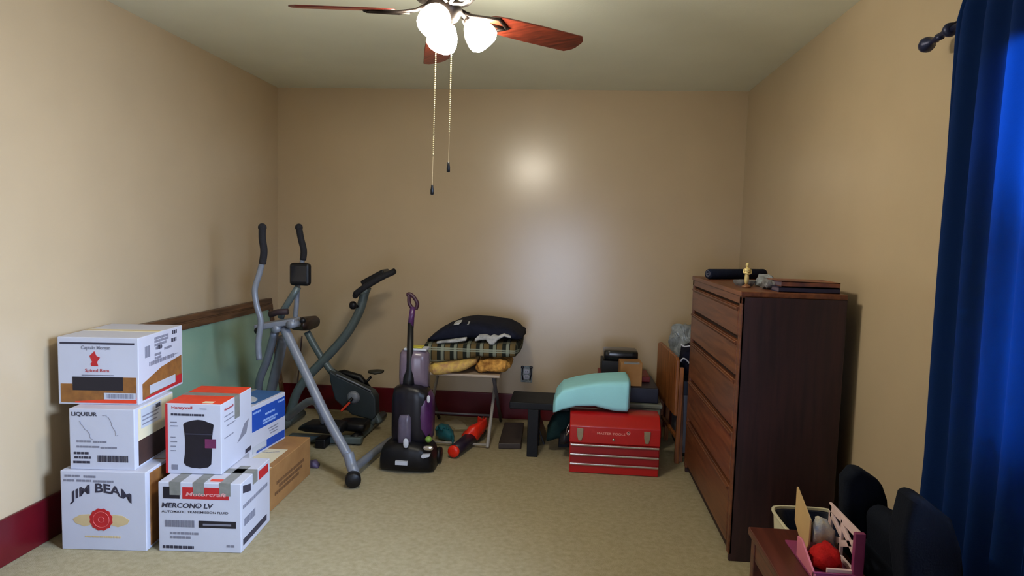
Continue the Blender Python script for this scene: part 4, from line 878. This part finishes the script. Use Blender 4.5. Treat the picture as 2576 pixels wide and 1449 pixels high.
M_CURT = curtain_mat()
t = thing('curtain', 'long dark blue curtain hanging at the far side of the right window', 'curtain', (1.12, 1.75, 0.03))
nu, nv = 110, 40
zt_, zb_ = 2.10, 0.04
vs = []; fs = []
for j in range(nv + 1):
    v = j / nv; z = zt_ + (zb_ - zt_) * v
    ye = 2.098 + 0.03 * v + 0.006 * math.sin(v * 7)
    if v < 0.03: ye -= 0.03 * (1 - v / 0.03)
    for i in range(nu + 1):
        u = i / nu; y = ye - u * 0.50 * (1 + 0.0 * v)
        amp = 0.016 + 0.010 * v
        xx = 1.105 + amp * math.sin(u * 2 * PI * 4.5 + 0.6 * math.sin(v * 3)) + 0.006 * math.sin(u * 31 + v * 4) 
        vs.append((xx, y, z))
for j in range(nv):
    for i in range(nu): a = j * (nu + 1) + i; fs.append((a, a + 1, a + nu + 2, a + nu + 1))
MB().add(vs, fs).build('curtain_panel', M_CURT, t, smooth=True, solid=0.0025)
M_ROD = mat('dark_navy_metal', (26, 34, 70), 0.4, metal=0.3)
t = thing('curtain_rod', 'dark curtain rod with a round finial at the top of the blue curtain', 'curtain rod', (1.138, 1.4, 2.046))
MB().tube([(1.138, 0.30, 2.048), (1.138, 2.26, 2.044)], 0.010, 12).build('rod', M_ROD, t, smooth=True)
MB().lathe([(0.001, 0.0), (0.010, 0.0), (0.008, 0.02), (0.011, 0.03), (0.007, 0.045), (0.012, 0.06), (0.022, 0.072), (0.025, 0.088), (0.020, 0.104), (0.001, 0.112)], (1.138, 2.235, 2.040), (0, 1, -0.02), 20).build('finial', M_ROD, t, smooth=True)
MB().box(XR - 0.006, XR, 2.165, 2.215, 2.0, 2.11).tube([(XR - 0.004, 2.19, 2.065), (1.16, 2.19, 2.065), (1.138, 2.19, 2.050)], 0.011, 10).lathe([(0.001, -0.014), (0.018, -0.014), (0.022, 0.0), (0.018, 0.014), (0.001, 0.014)], (1.138, 2.19, 2.046), (0, 1, 0), 16).build('bracket', M_ROD, t, smooth=True)
MB().box(XR - 0.006, XR, 0.33, 0.37, 2.0, 2.09).tube([(XR - 0.004, 0.35, 2.055), (1.138, 0.35, 2.048)], 0.010, 10).build('bracket', M_ROD, t, smooth=True)

# ------------------------------------------------------------------ end table, wastebasket, toy house, chair
M_ET = wood('reddish_brown_wood', (58, 24, 18), (86, 40, 28), 1, 0.35)
t = thing('end_table', 'narrow reddish-brown wooden table at the lower right, holding a pink toy house', 'table', (0.73, 1.80, 0))
MB().box(0.612, 0.862, 1.40, 2.156, 0.425, 0.450).build('table_top', M_ET, t, bevel=0.004)
MB().box(0.622, 0.640, 1.43, 2.13, 0.36, 0.425).box(0.834, 0.852, 1.43, 2.13, 0.36, 0.425).box(0.64, 0.834, 2.11, 2.13, 0.36, 0.425).build('apron', M_ET, t, bevel=0.002)
for a in (0.618, 0.822):
    for b in (1.425, 2.10):
        MB().box(a, a + 0.034, b, b + 0.034, 0, 0.425).build('leg', M_ET, t, bevel=0.003)
t = thing('wastebasket', 'cream wastebasket with a dark liner, on the carpet between the dresser and the end table', 'wastebasket', (0.92, 2.42, 0))
M_WB = mat('cream_plastic', (214, 206, 176), 0.45, 0.05, 10)
def rr(cx, cy, hx, hy, z, n=32, e=0.4):
    f = lambda v: math.copysign(abs(v) ** e, v)
    return [Vector((cx + hx * f(math.cos(2 * PI * k / n)), cy + hy * f(math.sin(2 * PI * k / n)), z)) for k in range(n)]
bx = (0.925, 2.44)
def ringmesh(rings):
    mb = MB(); n = len(rings[0]); vs = [v for r in rings for v in r]
    fs = [(i * n + k, i * n + (k + 1) % n, (i + 1) * n + (k + 1) % n, (i + 1) * n + k) for i in range(len(rings) - 1) for k in range(n)]
    fs.append(tuple(range(n - 1, -1, -1))); return mb.add(vs, fs)
MB_ = ringmesh([rr(*bx, 0.095, 0.105, 0.0), rr(*bx, 0.120, 0.130, 0.352), rr(*bx, 0.127, 0.137, 0.356), rr(*bx, 0.127, 0.137, 0.364), rr(*bx, 0.117, 0.127, 0.364), rr(*bx, 0.092, 0.102, 0.01)])
MB_.build('bin', M_WB, t, smooth=False, bevel=0.002)
ringmesh([rr(*bx, 0.09, 0.10, 0.02), rr(*bx, 0.114, 0.124, 0.355), rr(*bx, 0.110, 0.120, 0.350), rr(*bx, 0.085, 0.095, 0.06)]).build('liner', mat('dark_navy_liner', (14, 22, 44), 0.35, 0.3, 20, 0.4), t, smooth=True)

t = thing('toy_house', 'pink and white open toy house with cut-out walls, on the end table', 'toy', (0.77, 1.93, 0.45))
M_PINK = mat('pink_plastic', (214, 120, 138), 0.45, 0.1, 20); M_MAG = mat('magenta_plastic', (136, 52, 96), 0.45, 0.1, 20); M_PW = mat('pinkish_white_plastic', (226, 196, 190), 0.5, 0.08, 20)
MB().box(0.699, 0.832, 1.80, 2.06, 0.450, 0.456).build('floor_panel', M_MAG, t, bevel=0.001)
# right wall with cut-outs: frame strips
rw = MB(); X0, X1 = 0.820, 0.828
def strip(a, b, w): rw.beam(Vector((0.824, a[0], a[1])), Vector((0.824, b[0], b[1])), 0.008, w, up=(1, 0, 0)) if False else rw.prism([Vector((X0, a[0], a[1])), Vector((X0, b[0], b[1])), Vector((X0, b[0] + w[0], b[1] + w[1])), Vector((X0, a[0] + w[0], a[1] + w[1]))], (X1 - X0, 0, 0))
strip((1.842, 0.456), (1.842, 0.585), (0.018, 0)); strip((2.030, 0.456), (2.030, 0.585), (0.020, 0)); strip((1.842, 0.565), (2.05, 0.565), (0, 0.024)); strip((1.842, 0.456), (2.05, 0.456), (0, 0.014))
strip((1.95, 0.456), (1.95, 0.575), (0.010, 0)); strip((1.855, 0.50), (1.95, 0.545), (0, 0.020)); strip((1.855, 0.540), (1.95, 0.495), (0, 0.020)); strip((1.96, 0.52), (2.04, 0.55), (0, 0.016)); strip((1.96, 0.50), (2.04, 0.47), (0, 0.018))
rw.build('cutout_wall', M_PW, t, bevel=0.001)
MB().box(0.806, 0.834, 1.826, 1.842, 0.456, 0.590).build('front_post', M_MAG, t, bevel=0.002)
MB().prism([(0.700, 1.82, 0.456), (0.700, 1.96, 0.456), (0.700, 1.96, 0.515), (0.700, 1.93, 0.520), (0.700, 1.82, 0.470)], (0.006, 0, 0)).build('side_wall', M_PINK, t, bevel=0.001)
MB().box(0.700, 0.812, 1.822, 1.83, 0.456, 0.474).build('front_rail', M_MAG, t, bevel=0.001)
MB().box(0.74, 0.812, 1.832, 1.842, 0.456, 0.482).build('front_ledge', M_PW, t, bevel=0.001)
MB().prism([(0.742, 2.00, 0.456), (0.742, 2.05, 0.456), (0.742, 2.11, 0.500), (0.742, 2.11, 0.61), (0.742, 1.985, 0.555), (0.742, 1.985, 0.48)], (0.005, 0, 0)).build('tan_wall', mat('tan_board', (200, 164, 110), 0.6, 0.08, 12), t)
tag(MB().loft([(0.722, 1.90, 0.478, 0.03, 0.018), (0.745, 1.90, 0.485, 0.045, 0.028), (0.775, 1.91, 0.488, 0.05, 0.030), (0.80, 1.90, 0.478, 0.03, 0.018)], e=0.9, amp=0.010, sc=50, seed=3).build('red_cloth', bed('bright_red_cloth', (190, 24, 24)), smooth=True), 'crumpled bright red cloth inside the pink toy house', 'cloth')
tag(MB().loft([(0.758, 2.0, 0.51, 0.02, 0.03), (0.775, 2.0, 0.515, 0.03, 0.045), (0.80, 2.0, 0.515, 0.03, 0.04), (0.812, 2.0, 0.50, 0.02, 0.03)], e=0.9, amp=0.008, sc=50, seed=7).build('doll_pillow', bed('blue_grey_cloth', (126, 140, 168), rgb2=(200, 186, 150), var=0.4, scale=30), smooth=True), 'blue-grey cloth bundle at the back of the pink toy house', 'cloth')

t = thing('armchair', 'dark navy upholstered armchair under the blue curtain at the lower right', 'armchair', (0.98, 1.85, 0))
M_NAVY = bed('dark_navy_upholstery', (8, 15, 28), var=0.15, bump=0.15)
def slab(px, Y, dy, name):
    MB().prism([at(a, b, Y=Y) for a, b in px], (0, dy, 0)).build(name, M_NAVY, t, bevel=0.022, seg=4)
slab([(2122, 1560), (2128, 1210), (2150, 1184), (2168, 1180), (2215, 1212), (2226, 1226), (2238, 1262), (2246, 1400), (2250, 1560)], 2.03, 0.07, 'backrest')
slab([(2290, 1560), (2272, 1370), (2284, 1310), (2296, 1262), (2308, 1250), (2335, 1260), (2400, 1312), (2425, 1390), (2440, 1560)], 1.70, 0.09, 'armrest')
slab([(2252, 1600), (2246, 1345), (2280, 1325), (2330, 1350), (2390, 1420), (2400, 1600)], 1.82, 0.18, 'seat_cushion')
MB().box(0.885, 1.035, 1.66, 2.03, 0.06, 0.50).build('seat_base', M_NAVY, t, bevel=0.03, seg=4)
for a in (0.90, 1.0):
    for b in (1.70, 1.98): MB().box(a, a + 0.025, b, b + 0.025, 0, 0.07).build('leg', M_BLACK, t)
c = at(2280, 1336, Y=1.90)
